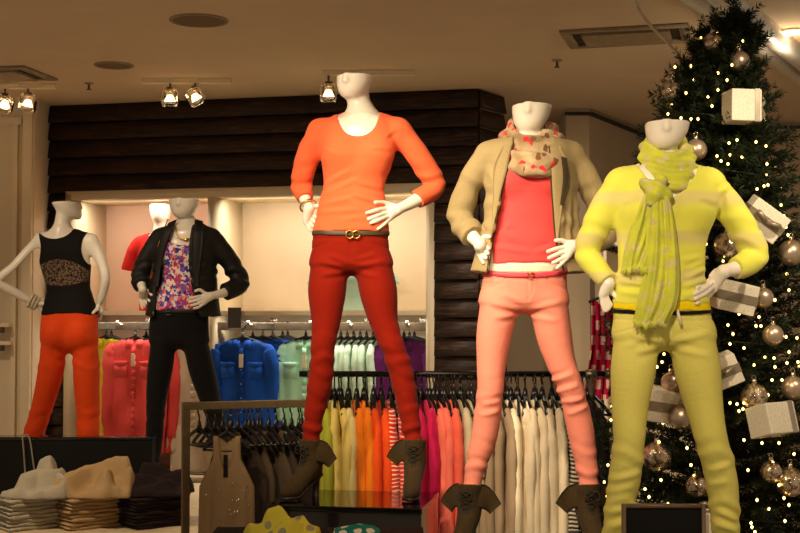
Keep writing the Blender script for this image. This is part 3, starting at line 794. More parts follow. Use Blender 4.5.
b = m.ring('belt', M['pink_belt'], zb, .009, .007)
bp = m.F(531, 275.5, .012); link('buckle', Acc().tube(np.array([(bp[0]-.011, bp[1], bp[2]-.009), (bp[0]+.011, bp[1], bp[2]-.009), (bp[0]+.011, bp[1], bp[2]+.009), (bp[0]-.011, bp[1], bp[2]+.009)]), .003, 6, True).mesh('buckle'), M['gold'], b)
for k, tt in enumerate((4.42, 4.55)):
    p, d, r = m.band_on_arm(1, tt, 0); t = np.linspace(0, 2*PI, 21)[:-1]; u = np.cross(d, (0, 1, 0.)); u /= np.linalg.norm(u); w = np.cross(d, u)
    link('bracelet', Acc().tube(p+(u[None]*np.cos(t)[:, None]+w[None]*np.sin(t)[:, None])*(r+.004), .004, 8, True).mesh('bracelet'), M['gold'], m.root)
# cowl scarf: stacked draped loops
def cowl(man, rings, seed, name, mat, h=.0042, ribs=34, a=.0045, fr=150):
    """rings: (px,py centre, rx m, ry m, tilt drop of the front m, tube r)"""
    cs = []
    for (px, py, rx, ry, dr, r, cy) in rings:
        c = man.L(px, py); t = np.linspace(0, 2*PI, 25)
        P = np.stack([c[0]+rx*np.sin(t), cy-ry*np.cos(t), c[2]-dr*(.5+.5*np.cos(t))**1.2+.5*dr], 1)
        cs.append((P, np.full(25, r)))
    allp = np.vstack([c[0] for c in cs]); fld = Field(allp.min(0)-.06, allp.max(0)+.06, h)
    for P, R in cs:
        f, lo, hi = limb_sdf(P, R, 2, 1.0); fld.add(f, lo, hi, .014)
    nf = fold_noise(seed, 26, 7); ng = fold_noise(seed+1, 60, 6)
    cc = man.L(rings[0][0], rings[0][1])
    def disp(V, N):
        an = np.arctan2(V[:, 0]-cc[0], -(V[:, 1]))
        s = V[:, 2]*fr+an*2.2+3*nf(V)
        return a*np.sin(s)+.0035*ng(V)
    V, Q = fld.mesh(disp, 1); return link(name, mesh_np(name, V, Q), mat, man.root)
cowl(m, [(531, 130, .072, .075, .085, .021, .012), (532, 138, .088, .090, .115, .025, .008), (532, 146, .100, .102, .13, .027, .002), (531, 153, .098, .112, .135, .028, -.002), (531, 158, .088, .114, .13, .027, -.004)], 40, 'scarf', M['scarf_beige'], a=.0075, fr=105)
put_boot(m, 0, math.radians(-108), 1.04); put_boot(m, 1, math.radians(-82), 1.04)
MAN2 = m
# ================================================================ 3 yellow
m = Man('mannequin', 'mannequin all in yellow with a lime scarf, beside the decorated tree', 4.32, 664, .53,
    torso=[(163, 650, 686, .055, .055), (167, 634, 698, .065, .07), (175, 620, 711, .08, .08), (190, 616, 715, .09, .085), (208, 616, 714, .094, .08), (226, 617.5, 708.5, .085, .075), (246, 619, 704, .075, .072), (267, 620, 703, .077, .075), (285, 617, 705, .082, .085), (305, 613.5, 709, .086, .1), (325, 612, 714, .084, .105), (335, 611.5, 716, .080, .10)],
    legs=[[(636, 338, 0, .079), (633.5, 368, 0, .074), (630, 405, -.004, .061), (629, 440, -.012, .052), (625, 475, .005, .053), (617, 520, .015, .045), (611, 570, .012, .034), (610, 598, .012, .034)],
          [(692, 338, 0, .081), (697, 368, 0, .076), (704, 405, -.004, .062), (711, 438, -.012, .053), (720, 472, .005, .053), (725, 515, .015, .048), (727, 570, .012, .034), (727, 598, .012, .034)]],
    arms=[[(622, 184, 0, .046), (606, 206, .015, .044), (595, 229, .035, .042), (588, 253, .05, .040), (597, 269, .01, .032), (609, 283, -.02, .024)],
          [(708, 184, 0, .046), (728, 206, .015, .045), (743, 230, .035, .045), (754, 254, .05, .043), (743, 266, .01, .036), (724, 271, -.03, .026)]],
    neck=[(663, 141, .012, .045), (665, 153, .012, .045), (666, 163, .012, .055), (666, 171, .012, .06)],
    head=(119.5, 645, 689, 662, 150, -.22))
m.bust_blobs(209, 640, 692, .058, .016)
hL = [[(609, 287), (612.5, 292), (616, 297)], [(606, 290), (607, 298), (611, 305)], [(604.5, 292), (605, 300), (609, 308)], [(603, 294), (603.5, 303), (607, 310)], [(602, 296), (602.5, 304), (604.5, 311)]]
hR = [[(722, 270), (716, 271), (711, 276)], [(714, 277), (706, 283), (697, 288)], [(713.5, 281), (705, 288), (694.5, 294)], [(714, 285), (706, 293), (695, 299)], [(715, 289), (708, 297), (697, 303.5)]]
m.body(-.006, arm_t=(4.6, 4.2), hand_specs=(hL, hR), feet=((-.3, -1.), (.15, -1.)))
rd = [ridge(m.L(*a)[[0, 2]], m.L(*b)[[0, 2]], .010, h) for a, b, h in [((617, 281), (650, 287), .008), ((616, 292), (652, 296), .007), ((680, 280), (706, 268), .009), ((678, 288), (706, 279), .009), ((676, 297), (704, 290), .008), ((682, 272), (704, 262), .006), ((676, 262), (702, 258), .004), ((713, 205), (690, 199), .005), ((620, 205), (634, 198), .004), ((714, 195), (730, 185), .004)]]
m.top('striped_sweater', M['yellow_knit'], (4.85, 4.45), m.z(303), [scoop(m.L(664, 0)[0], m.z(166), .100, .115, .02, 1.35), scoop(m.L(665, 0)[0], m.z(160), .085, .05)],
    sumd(amp(only(fold_noise(33, 17, 7, (1, 1, 2.5)), m.z(305), m.z(220)), .004), amp(fold_noise(34, 34), .0016), lambda V: leg_folds(36, m.z(240), .09, .003, 90)(V)*(np.abs(V[:, 0]-m.L(662, 0)[0]) > .155), *rd), .005, hem_wave=.004)
zh = lambda X: m.z(305.5)-.006*(1-np.clip(np.abs(X)/.16, 0, 1)**2)+.004*np.sin(X*30)
m.ring('undershirt_hem', M['yellow_bright'], zh, .016, .004)
zb = lambda X: m.z(311)-.008*(1-np.clip(np.abs(X)/.16, 0, 1)**2)
b = m.ring('belt', M['black_cloth'], zb, .006, .008)
c = m.F(677, 309, .012); dn = np.array((.012, -.004, -.05))
link('belt_loop', Acc().tube(np.array([c, c+dn*.5, c+dn]), .005, 6, flat=((0, 1, 0), .4)).mesh('belt_loop'), M['white_jersey'], b)
pf = pocket_and_fly(m, 312, 664, 612, 717)
rd = [ridge(m.L(*a)[[0, 2]], m.L(*b)[[0, 2]], .011, h) for a, b, h in [((660, 342), (625, 334), .005), ((659, 346), (630, 352), .005), ((667, 342), (706, 332), .005), ((669, 348), (705, 356), .005), ((618, 348), (640, 338), .003)]]
rk = [ridge(m.L(*a)[[0, 2]], m.L(*b)[[0, 2]], .011, h) for a, b, h in [((608, 480), (640, 470), .005), ((606, 492), (632, 484), .004), ((604, 512), (634, 505), .006), ((604, 526), (632, 518), .006), ((704, 470), (730, 462), .005), ((706, 484), (726, 479), .004), ((712, 508), (738, 520), .007), ((710, 520), (736, 530), .007)]]
m.trousers('trousers', M['yellow_denim'], m.z(306.5), (5.95, 5.95), sumd(pf, amp(fold_noise(38, 22), .0012), leg_folds(42, m.z(455), .07, .003, 80), leg_folds(43, m.z(520), .10, .004, 85), *rd, *rk))
# lime scarf: wrap, knot, two tails
cowl(m, [(667, 148, .058, .064, .085, .019, .012), (668, 154, .068, .075, .115, .020, .008), (668, 160, .073, .084, .145, .020, .004), (667, 166, .068, .088, .16, .020, .0)], 50, 'scarf', M['scarf_lime'], a=.0045)
sc = [c for c in m.root.children if c.name.startswith('scarf')][0]
kn = m.F(656, 190, .04); fld = Field(kn-.07, kn+.07, .004)
f, lo, hi = limb_sdf(np.array([kn+(-.03, .01, .02), kn, kn+(.03, .0, -.012)]), np.array([.022, .030, .024]), 3); fld.add(f, lo, hi)
f, lo, hi = limb_sdf(np.array([kn+(.02, .005, .035), kn+(0, -.012, 0), kn+(-.012, .0, -.035)]), np.array([.018, .022, .022]), 3); fld.add(f, lo, hi, .01)
V, Q = fld.mesh(lambda V, N: .003*np.sin((V[:, 0]*.7+V[:, 2])*130+4*V[:, 1]*20)+.003*fold_noise(9, 40)(V), 1); link('knot', mesh_np('knot', V, Q), M['scarf_lime'], sc)
def tail(man, L, seed, nfold, off, name):
    """hanging pleated scarf end; L rows (py, xl, xr)"""
    r = np.random.default_rng(seed); ph = r.uniform(0, 6, 4)
    D = crom(np.array(L, float), 8); nv = len(D); nu = 49; V = []
    for sd in (0, 1):
        for i in range(nv):
            v = i/(nv-1)
            for j in range(nu):
                u = j/(nu-1); px = D[i, 1]*(1-u)+D[i, 2]*u
                # uneven hem
                py = D[i, 0]+(2.2*math.sin(u*9+ph[0])+1.4*math.sin(u*27+ph[1]))*max(0, v-.6)*1.6
                pl = (.35+.65*v)*(.011*math.sin(u*nfold*6.28+ph[2]+v*1.5+.6*math.sin(v*5))+.0045*math.sin(u*nfold*2.7*6.28+ph[3]+v*4)+.003*math.sin(u*23+v*13))
                q = man.F(px, py, off+.010+pl)
                edge = abs(2*u-1)**4*.012
                V.append(q+np.array((0, edge+(.003 if sd else 0), 0)))
    n = nv*nu; Q = []
    for i in range(nv-1):
        for j in range(nu-1):
            k = i*nu+j; Q += [(k, k+nu, k+nu+1, k+1), (n+k, n+k+1, n+k+nu+1, n+k+nu)]
        for j in (0, nu-1):
            k = i*nu+j; Q.append((k, n+k, n+k+nu, k+nu))
    for i in (0, nv-1):
        for j in range(nu-1):
            k = i*nu+j; Q.append((k, k+1, n+k+1, n+k))
    o = link(name, Acc().add(V, Q).mesh(name), M['scarf_lime'], sc)
    a = Acc()
    V = np.array(V)
    hem = V[(nv-1)*nu:nv*nu]
    for j in range(0, nu-1):
        for q in (0, .5):
            p = hem[j]*(1-q)+hem[j+1]*q; l = r.uniform(.010, .022)
            a.tube(np.array([p, p+(r.uniform(-.004, .004), r.uniform(-.004, 0), -l*.5), p+(r.uniform(-.007, .007), r.uniform(-.006, 0), -l)]), .0011, 4)
    link('fringe', a.mesh('fringe'), M['scarf_lime'], sc)
    return o
tail(m, [(188, 647, 657), (200, 641, 658), (220, 634, 660), (245, 626, 660), (268, 622, 652)], 3, 1.7, .022, 'tail')
tail(m, [(192, 652, 668), (205, 649, 672), (235, 647, 677), (270, 644, 680), (300, 639, 678), (323, 634, 668)], 5, 1.9, .042, 'tail')
MAN3 = m
# ================================================================ 4 black jacket
m = Man('mannequin', 'mannequin in a black jacket over a floral top and black trousers', 7.35, 180, .53,
    torso=[(225, 174, 199, .055, .055), (228, 165, 206, .065, .07), (233, 160, 210, .08, .08), (245, 159, 212, .088, .085), (253, 160, 211, .093, .08), (266, 162.5, 207, .08, .075), (283, 162, 205, .078, .075), (298, 156, 207, .084, .085), (312, 151, 208.5, .086, .1), (330, 148, 209.6, .084, .105), (340, 147.5, 210.5, .08, .10)],
    legs=[[(163, 346, 0, .079), (160, 370, 0, .070), (157, 392, -.004, .060), (155.5, 415, -.01, .051), (154, 440, .005, .048), (151, 466, .015, .042), (148, 484, .012, .036), (147, 489, .012, .034)],
          [(196, 346, 0, .079), (202, 370, 0, .072), (208, 392, -.004, .062), (215, 415, -.01, .053), (220.5, 436, .005, .048), (226, 462, .015, .042), (230, 483, .012, .036), (231, 489, .012, .034)]],
    arms=[[(160, 238, 0, .046), (150, 254, .015, .045), (144, 267, .03, .044), (140.5, 278, .03, .040), (141.5, 285, -.03, .031), (142.5, 289, -.075, .024)],
          [(212, 238, 0, .046), (223, 252, .015, .045), (233, 267, .035, .045), (240, 283, .035, .043), (227, 291.5, -.045, .033), (211, 296, -.105, .026)]],
    neck=[(184.5, 213, .012, .047), (186, 220, .012, .046), (187, 228, .012, .06)],
    head=(198, 169.5, 200, 183, 218, -.2))
m.bust_blobs(253, 173, 198, .056, .014)
hL = [[(145, 289), (149, 292), (151.5, 295)], [(144.5, 293), (147.5, 297.5), (149.5, 301)], [(143, 295), (145.5, 300), (147.5, 304)], [(141.5, 296), (143.5, 301.5), (145, 306.5)], [(140.5, 297), (141, 303), (142.5, 308.5)]]
hR = [[(206, 294), (200, 290), (195.5, 291)], [(203, 296), (196, 297), (190, 298.5)], [(203, 298.5), (196, 300.5), (189.5, 302)], [(203.5, 301), (197, 304), (191, 305.5)], [(204, 303.5), (199, 307), (194, 308.5)]]
jst = m.stations([(225, 172, 201, .07, .065), (228, 162, 209, .085, .08), (236, 157, 214, .1, .095), (250, 155, 216, .108, .1), (265, 155, 216, .108, .1), (280, 153, 216, .106, .1), (297, 149, 217.5, .112, .11), (318, 146, 221, .118, .12)])
m.hand_st = jst; m.hand_off = .016
m.body(-.006, h=.0055, arm_t=(3.5, 3.5), hand_specs=(hL, hR), feet=((0, -1.), (0, -1.)))
m.top('floral_top', M['floral'], (.5, .5), m.z(310), [scoop(m.L(184, 0)[0], m.z(230), .085, .09), lambda X, Y, Z: np.abs(X-m.L(184, 0)[0])-.14+0*Y+0*Z], sumd(amp(fold_noise(63, 20, 7, (1.5, 1, .7)), .003)), .003, h=.006, hem_wave=.003, arms=False, traps=False)
yl = [m.z(y) for y in (330, 318, 288, 266, 245, 217, 200)]
XL = [m.L(x, y)[0] for x, y in ((160, 330), (158, 318), (158, 288), (161, 266), (166, 245), (176, 217), (180, 200))]
XR = [m.L(x, y)[0] for x, y in ((207, 330), (203, 318), (195, 288), (191.5, 266), (191.5, 245), (195, 217), (197, 200))]
def opening4(X, Y, Z, yl=yl, XL=XL, XR=XR):
    zz = Z.ravel(); l = np.interp(zz, yl, XL).reshape(Z.shape); r = np.interp(zz, yl, XR).reshape(Z.shape)
    return -np.maximum(np.maximum(l-X, X-r), Y-.03)
jk = m.top('jacket', M['black_leather'], (4.0, 4.15), m.z(316), [opening4, scoop(m.L(187, 0)[0], m.z(219), .07, .04)],
    sumd(amp(fold_noise(71, 18, 7), .005), leg_folds(72, m.z(272), .07, .006, 95), amp(fold_noise(73, 45), .002)), .006, h=.0055, st=jst, blobs=False, hem_wave=.004,
    R2=(np.array([.051, .05, .049, .047, .045, .044]), np.array([.051, .05, .05, .049, .045, .044])), ka=.014)
for pts in ([(177, 219), (168, 243), (162, 266), (158, 290), (158, 314)],):
    P = np.array([m.F(x-9*(1 if y < 300 else .5), y, .008, jst) for x, y in pts]); link('zip', Acc().tube(crom(P, 5), .0035, 6).mesh('zip'), M['gold'], jk)
link('lapel', leaf([(195, 219), (192, 244), (192, 266), (195, 287)], [(203, 221), (203, 242), (200, 266), (198, 287)], m, .012, .020, st=jst), M['black_leather'], jk)
link('lapel', leaf([(177, 219), (167, 244), (161.5, 266), (158.5, 287)], [(168, 223), (159.5, 244), (156.5, 266), (156.5, 287)], m, .012, .020, st=jst), M['black_leather'], jk)
pf = pocket_and_fly(m, 312, 180, 150, 209)
m.trousers('trousers', M['black_cloth'], m.z(308.5), (6.3, 6.3), sumd(pf, amp(fold_noise(78, 20), .002), leg_folds(79, m.z(415), .07, .003), leg_folds(80, m.z(470), .08, .003)), h=.0055)
b = m.ring('belt', M['black_leather'], lambda X: m.z(311)-.006*(1-np.clip(np.abs(X)/.16, 0, 1)**2), .010, .006, h=.005)
c = m.F(168, 313, .012); link('buckle', Acc().tube(np.array([c+(-.012, 0, -.01), c+(.012, 0, -.01), c+(.012, 0, .01), c+(-.012, 0, .01)]), .003, 6, True).mesh('buckle'), M['silver'], b)
P = np.array([m.F(x, y, .006) for x, y in ((177, 227), (176, 231), (177.5, 235.5), (181, 238.5), (185, 239.5), (189, 238.5), (193, 235), (196, 230))])
P[0] += (0, -.02, 0); 
nk = link('necklace', Acc().tube(crom(P, 4), .0035, 8).mesh('necklace'), M['gold'], m.root)
c = m.F(186, 239.5, .010); link('pendant', Acc().sphere(c, .010, 10, 8, (1.3, .6, 1)).mesh('pendant'), M['gold'], nk)
MAN4 = m
# ================================================================ 5 turned away, lace tank
m = Man('mannequin', 'mannequin turned away, black lace-back tank and orange trousers', 7.35, 70, .53,
    torso=[(231, 50, 77, .05, .05), (234, 44, 83, .06, .06), (240, 41.5, 88, .075, .075), (250, 40, 91, .085, .085), (262, 40.5, 90.5, .08, .09), (275, 44, 89.5, .075, .08), (288, 48, 89.5, .072, .074), (300, 45.5, 93, .08, .078), (314, 42, 97.5, .1, .085), (330, 39.5, 99, .100, .085), (338, 39, 99.8, .098, .082)],
    legs=[[(54, 345, 0, .078), (51, 370, 0, .072), (46, 392, .004, .064), (40, 414, .008, .058), (33, 436, 0, .055), (27, 466, 0, .052), (23, 483, 0, .045), (22, 489, 0, .034)],
          [(85, 345, 0, .078), (86.5, 370, 0, .074), (87, 392, .004, .068), (88, 414, .008, .064), (88, 436, 0, .061), (88, 466, 0, .056), (88, 483, 0, .045), (88, 489, 0, .034)]],
    arms=[[(41, 240, 0, .041), (28, 252, -.01, .036), (14, 267, -.03, .033), (-1, 281, -.04, .030), (18, 294, .0, .029), (38, 304, .03, .021)],
          [(91, 241, 0, .044), (98, 253, -.01, .038), (103, 266, -.02, .034), (105.5, 279, -.03, .031), (102.5, 294, .0, .029), (98, 306, .03, .022)]],
    neck=[(65, 211, -.005, .046), (63, 220, -.01, .044), (62, 230, -.01, .05), (62, 237, -.005, .06)],
    head=(201, 52.4, 80, 74.5, 219, 2.25), sgn=-1, crotch=.085)
m.blobs = []
hL = [[(44, 304, -.02), (47, 303, .0), (50, 304, .03)], [(45, 307, .03), (49, 308, .06), (52, 309, .09)], [(45, 309, .03), (49, 311, .06), (52, 312, .09)], [(45, 311, .03), (48, 313, .06), (51, 315, .09)], [(44, 312.5, .03), (47, 315, .055), (49, 317, .08)]]
hR = [[(97, 309, -.01), (95, 311, -.04), (93, 313, -.055)], [(99, 311, .05), (97, 314, .08), (95, 316, .10)], [(100, 312, .04), (98.5, 315, .07), (96, 318, .09)], [(101, 312, .03), (100, 316, .05), (98, 319, .07)], [(101.5, 312, .015), (101.5, 316, .03), (100, 319.5, .045)]]
m.body(-.005, h=.0055, arm_t=(3.2, 3.2), hand_specs=(hL, hR), feet=((-.2, 1.), (0, 1.)))
nt, tc, sp, lc = lace_top()
# lace window: arched panel between two heights, kept where the tank's pattern is open
zl0, zl1 = m.z(286), m.z(260); xc = m.L(65, 0)[0]
mth = lambda op, a, b=None, c=None: (lambda nd: ([nt.l(q, nd.inputs[i]) if not isinstance(q, (int, float)) else setattr(nd.inputs[i], 'default_value', q) for i, q in enumerate((a, b, c)) if q is not None], nd.outputs[0])[1])(nt.n('ShaderNodeMath', operation=op))
dx = mth('SUBTRACT', sp.outputs[0], xc); dx2 = mth('MULTIPLY', dx, dx); top = mth('MULTIPLY_ADD', dx2, -2.4, zl1); bot = mth('MULTIPLY_ADD', dx2, 1.2, zl0)
ins = mth('MULTIPLY', mth('LESS_THAN', sp.outputs[2], top), mth('GREATER_THAN', sp.outputs[2], bot)); ins = mth('MULTIPLY', ins, mth('LESS_THAN', sp.outputs[1], -.02))
mx = nt.n('ShaderNodeMixRGB'); nt.l(ins, mx.inputs[0]); mx.inputs[1].default_value = (*lin((15, 12, 11)), 1); nt.l(lc, mx.inputs[2]); nt.l(mx.outputs[0], nt.b.inputs['Base Color'])
zt = m.z
arm_holes = [scoop(m.L(35.5, 0)[0], zt(249), .056, .105), scoop(m.L(97, 0)[0], zt(248), .062, .105), scoop(m.L(59.5, 0)[0], zt(228), .098, .064, .03), scoop(m.L(60, 0)[0], zt(228), .098, .12, None, 2, .0)]
tk = m.top('lace_tank', nt.m, (.3, .3), zt(314), arm_holes, sumd(amp(only(fold_noise(91, 22, 7, (1.4, 1, .8)), zt(316), zt(288)), .005)), .004, h=.005, hem_wave=.004, arms=False)
P = np.array([m.F(x, y, .006) for x, y in ((55, 240), (55.5, 255), (56.5, 272), (59, 292))]); link('zip', Acc().tube(crom(P, 5), .0022, 6).mesh('zip'), M['silver'], tk)
a = Acc(); rr = np.random.default_rng(5)
for k in range(60):
    c = m.F(rr.uniform(58, 88), rr.normal(296.5, 1.8), .006); a.sphere(c, .0035, 6, 4)
link('sequin_band', a.mesh('sequin_band'), M['silver'], tk)
m.trousers('trousers', M['orange_red'], zt(310), (6.3, 6.3), sumd(amp(fold_noise(98, 20), .002), leg_folds(99, zt(360), .06, .003), leg_folds(95, zt(420), .08, .003)), h=.0055)
for k, tt in enumerate((4.62, 4.78, 4.93)):
    p, d, r = m.band_on_arm(0, tt, 0); t = np.linspace(0, 2*PI, 15)[:-1]; u = np.cross(d, (0, 1, 0.)); u /= np.linalg.norm(u); w = np.cross(d, u)
    a = Acc()
    for q in t: a.sphere(p+(u*math.cos(q)+w*math.sin(q))*(r+.007), .0105, 8, 6)
    link('bracelet', a.mesh('bracelet'), M['stone'], m.root)
MAN5 = m
# ---------------------------------------------------------------- room
H = 2.95                                             # ceiling height
WL = np.array((-2.342, 8.67)); WR = np.array((.485, 8.0)); WD = (WR-WL)/np.linalg.norm(WR-WL); WN = np.array((-WD[1], WD[0]))  # along the wall, into the wall
WA = math.atan2(WD[1], WD[0])
def wu(px):
    """distance along the wooden wall seen at column px"""
    t = (px-400)/FPX
    # WL.x+u*WD.x = t*(WL.y+u*WD.y)
    return (t*WL[1]-WL[0])/(WD[0]-t*WD[1])
def wuv(px, v):
    """distance along the wall of a point v behind its plane that shows at column px"""
    t = (px-400)/FPX
    return (t*(WL[1]+v*WN[1])-WL[0]-v*WN[0])/(WD[0]-t*WD[1])
def wz(px, py):
    u = wu(px); d = WL[1]+u*WD[1]; return at(px, py, d)[2]
def wp(u, v, z): p = WL+WD*u+WN*v; return (p[0], p[1], z)
MW = Matrix.Translation((WL[0], WL[1], 0)) @ Matrix.Rotation(WA, 4, 'Z')     # wall frame: x along, y into the wall
M['ceiling'] = plain('ceiling_paint', (214, 192, 160), .9, 0, .2, k=.015, nscale=3)
M['floor'] = plain('floor_tile', (206, 190, 164), .35, 0, .4, 0, 0, 6)
M['wall'] = plain('wall_paint_taupe', (188, 168, 138), .9, 0, .2, k=.015, nscale=3)
M['white_paint'] = plain('white_cabinet_paint', (232, 216, 184), .5, 0, .4, k=.01, nscale=5)
M['niche_back'] = plain('niche_back_panel', (232, 212, 184), .6, 0, .3, k=.015, nscale=4)
M['niche_rose'] = plain('niche_back_panel_rose', (230, 196, 174), .6, 0, .3, k=.015, nscale=4)
def wood():
    nt = NT('dark_stained_boards'); base(nt, .55, 0, .35); v = nt.co((1.2, 14, 14))
    n = nt.n('ShaderNodeTexNoise', i_Scale=3.6, i_Detail=8.0, i_Roughness=.7, i_Distortion=1.6); nt.l(v, n.inputs['Vector'])
    nt.l(nt.ramp(n.outputs['Fac'], [(.32, (24, 15, 10)), (.52, (50, 33, 21)), (.68, (96, 66, 42))]), nt.b.inputs['Base Color'])
    nt.l(nt.bump(n.outputs['Fac'], .004), nt.b.inputs['Normal']); return nt.m
M['wood'] = wood()
M['black_gloss'] = plain('black_gloss_lacquer', (10, 9, 8), .12, 0, .5, .3)
M['black_matte'] = plain('black_matte_board', (8, 7, 6), .7, 0, .25)
M['black_metal'] = plain('black_metal', (22, 19, 17), .35, .6)
M['grey_metal'] = plain('brushed_grey_metal', (120, 108, 92), .38, .8)
M['chrome'] = plain('chrome', (220, 210, 195), .15, 1)
M['bronze'] = plain('bronze_rack_metal', (122, 104, 72), .42, .7)
M['cream'] = plain('cream_table_top', (222, 202, 162), .5)
M['vent_grey'] = plain('vent_paint', (150, 130, 100), .7)
M['dark_gap'] = plain('dark_brown_matte', (46, 36, 26), .8)
def struct(name, me, mat, loc=None, rot=None, parent=None):
    o = link(name, me, mat, parent, loc, rot)
    if not parent: o['kind'] = 'structure'
    return o
def sbox(name, lo, hi, mat, M4=None, bevel=0): 
    bm = bmesh.new(); add_box(bm, lo, hi); me = bm_mesh(bm, name, bevel=bevel)
    o = struct(name, me, mat)
    if M4 is not None: o.matrix_world = M4
    return o
sbox('floor', (-6, -1.5, -.1), (6, 12.5, 0), M['floor'])
sbox('ceiling', (-6, -1.5, H), (6, 12.5, H+.1), M['ceiling'])
# ---- dark boarded wall with the white display niche
UN0, UN1 = wu(67), wu(435); ULEN = np.linalg.norm(WR-WL)
ZT, ZS = wz(250, 189.5), wz(250, 313); ZB = .52
ND = .50
bm_ = Acc(); nb = int(round(H/.118)); bh = H/nb
def board(u0, u1, z0):
    V = [(u0, 0, z0), (u0, -.030, z0), (u0, -.034, z0+.004), (u0, -.024, z0+bh*.5), (u0, -.014, z0+bh-.007), (u0, 0, z0+bh-.007)]
    V += [(u1, y, z) for (_, y, z) in V]; n = 6
    bm_.add(V, [(i, (i+1) % n, n+(i+1) % n, n+i) for i in range(n)]); bm_.Q.append(np.array([[0, 5, 4, 3], [0, 3, 2, 1]])+bm_.n-12); bm_.Q.append(np.array([[6, 7, 8, 9], [6, 9, 10, 11]])+bm_.n-12)
for k in range(nb):
    z0 = k*bh; zc = z0+bh/2
    if ZT+.02 > zc > ZB:
        board(0, UN0-.0, z0); board(UN1+.0, ULEN, z0)
    else: board(0, ULEN, z0)
o = struct('wall_back', bm_.mesh('wall_back', False), M['wood']); o.matrix_world = MW
# solid behind the boards, around the niche
bk = Acc(); bk.box((0, 0, 0), (UN0, .06, H)).box((UN1, 0, 0), (ULEN, .06, H)).box((UN0, 0, ZT+.02), (UN1, .06, H)).box((UN0, 0, 0), (UN1, .06, ZB))
o = struct('trim_1', bk.mesh('board_backing', False), M['black_matte']); o.matrix_world = MW
# end return of the boarded wall
RE = np.array((at(502, 95, 8.27)[0], 8.27)); rd_ = RE-WR; rl = np.linalg.norm(rd_); ra = math.atan2(rd_[1], rd_[0])
bm_ = Acc()
for k in range(nb): board(0, rl, k*bh)
o = struct('wall_return', bm_.mesh('wall_return', False), M['wood']); o.matrix_world = Matrix.Translation((WR[0], WR[1], 0)) @ Matrix.Rotation(ra, 4, 'Z')
# ---- white niche: side panels, back, divider, shelf
UD = wu(212); UP0 = UN0+.03; TH = .035
a = Acc()
a.box((UN0, -.035, ZB), (UN0+.045, ND, ZT)).box((UN1-.05, -.035, ZB), (UN1, ND, ZT)).box((UN0, -.035, ZT-.045), (UN1, ND, ZT+.012)).box((UD-.02, -.03, ZB), (UD+.03, ND, ZT-.045)).box((UN0, -.035, ZB-.04), (UN1, ND, ZB))
o = struct('trim_2', a.mesh('niche_frame', False), M['white_paint']); o.matrix_world = MW
for nm, u0, u1, mt in (('wall_niche_left', UN0+.03, UD, 'niche_rose'), ('wall_niche_right', UD, UN1-.03, 'niche_back')):
    o = sbox(nm, (u0, ND-.02, ZB), (u1, ND+.02, ZT), M[mt], MW)
for u0, u1 in ((UN0+.045, UD-.02), (UD+.03, UN1-.05)):
    t = empty('niche_shelf', tuple(MW @ Vector(((u0+u1)/2, 0, ZS))), 'long white niche shelf %s' % ('under the red T-shirt bust' if u0 < UD-.1 else 'under the mint T-shirt bust'), 'shelf', 'white niche shelves', WA)
    L = (u1-u0)/2-.001
    box('board', (-L, -.03, -.014), (L, ND-.03, .014), M['white_paint'], t, bevel=.002)
    box('rail_mount', (-L, .02, -.11), (L, .045, -.06), M['grey_metal'], t, bevel=.002)
    for q in ((-.6, -.25), (.0, .28)): box('rail_plate', (q[0]*L, .012, -.105), (q[0]*L+.11, .022, -.065), M['chrome'], t, bevel=.002)
# ---- left white panelled wall
PL = at(33, 300, 8.3); PR = at(49, 300, 8.72)
sbox('wall_left', (-6, 8.3, 0), (PL[0], 8.36, H), M['white_paint'])
rl2 = math.hypot(PR[0]-PL[0], PR[1]-PL[1]); 
o = sbox('wall_left_return', (0, 0, 0), (rl2, .05, H), M['white_paint'], Matrix.Translation((PL[0], PL[1], 0)) @ Matrix.Rotation(math.atan2(PR[1]-PL[1], PR[0]-PL[0]), 4, 'Z'))
for nm, p0, p1 in (('trim_3', 12, 17), ('trim_4', 22, 31.5)):
    x0, x1 = at(p0, 300, 8.29)[0], at(p1, 300, 8.29)[0]; sbox(nm, (x0, 8.262, 0), (x1, 8.3, H if p0 > 20 else at(0, 125, 8.28)[2]), M['white_paint'], None, .003)
xh = at(20, 300, 8.28)[0]; zt = at(0, 125, 8.28)[2]; sbox('trim_5', (-4.2, 8.27, zt), (xh, 8.3, zt+.05), M['white_paint'], None, .003)
for k, y in enumerate((325, 343)):
    z = at(5, y, 8.2)[2]; t = empty('wall_ledge', (at(2, y, 8.2)[0], 8.2, z), ('upper' if k == 0 else 'lower')+' of the two short white ledges on the panelled wall', 'ledge', 'short white wall ledges')
    box('board', (-.4, -.06, -.012), (.045, .06, .012), M['white_paint'], t); box('bracket', (-.02, .0, -.05), (.0, .06, -.012), M['grey_metal'], t)
# ---- walls on the right, behind the tree
def wseg(name, A, B, mat, top=H, th=.05):
    L = math.hypot(B[0]-A[0], B[1]-A[1]); o = sbox(name, (0, 0, 0), (L, th, top), mat, Matrix.Translation((A[0], A[1], 0)) @ Matrix.Rotation(math.atan2(B[1]-A[1], B[0]-A[0]), 4, 'Z')); return o
pA = (at(567, 300, 8.79)[0], 8.79); pB = (at(590, 300, 8.79)[0], 8.79); pC = (at(655, 300, 10.1)[0], 10.1); pD = (at(730, 300, 9.9)[0], 9.9); pE = (5.2, 9.0)
wseg('wall_far', (RE[0]-.2, 9.55), (pA[0]+.1, 9.55), M['wall']); wseg('wall_pillar', pA, pB, M['wall']); wseg('wall_pillar_left', (pA[0]+.01, 9.6), pA, M['wall']) 
wseg('wall_right_angle', pB, pC, M['wall']); wseg('wall_right_far', pC, pD, M['wall']); wseg('wall_right_return', pD, (at(735, 300, 9.5)[0], 9.5), M['wall']); wseg('wall_right', (at(735, 300, 9.5)[0], 9.5), pE, M['wall'])
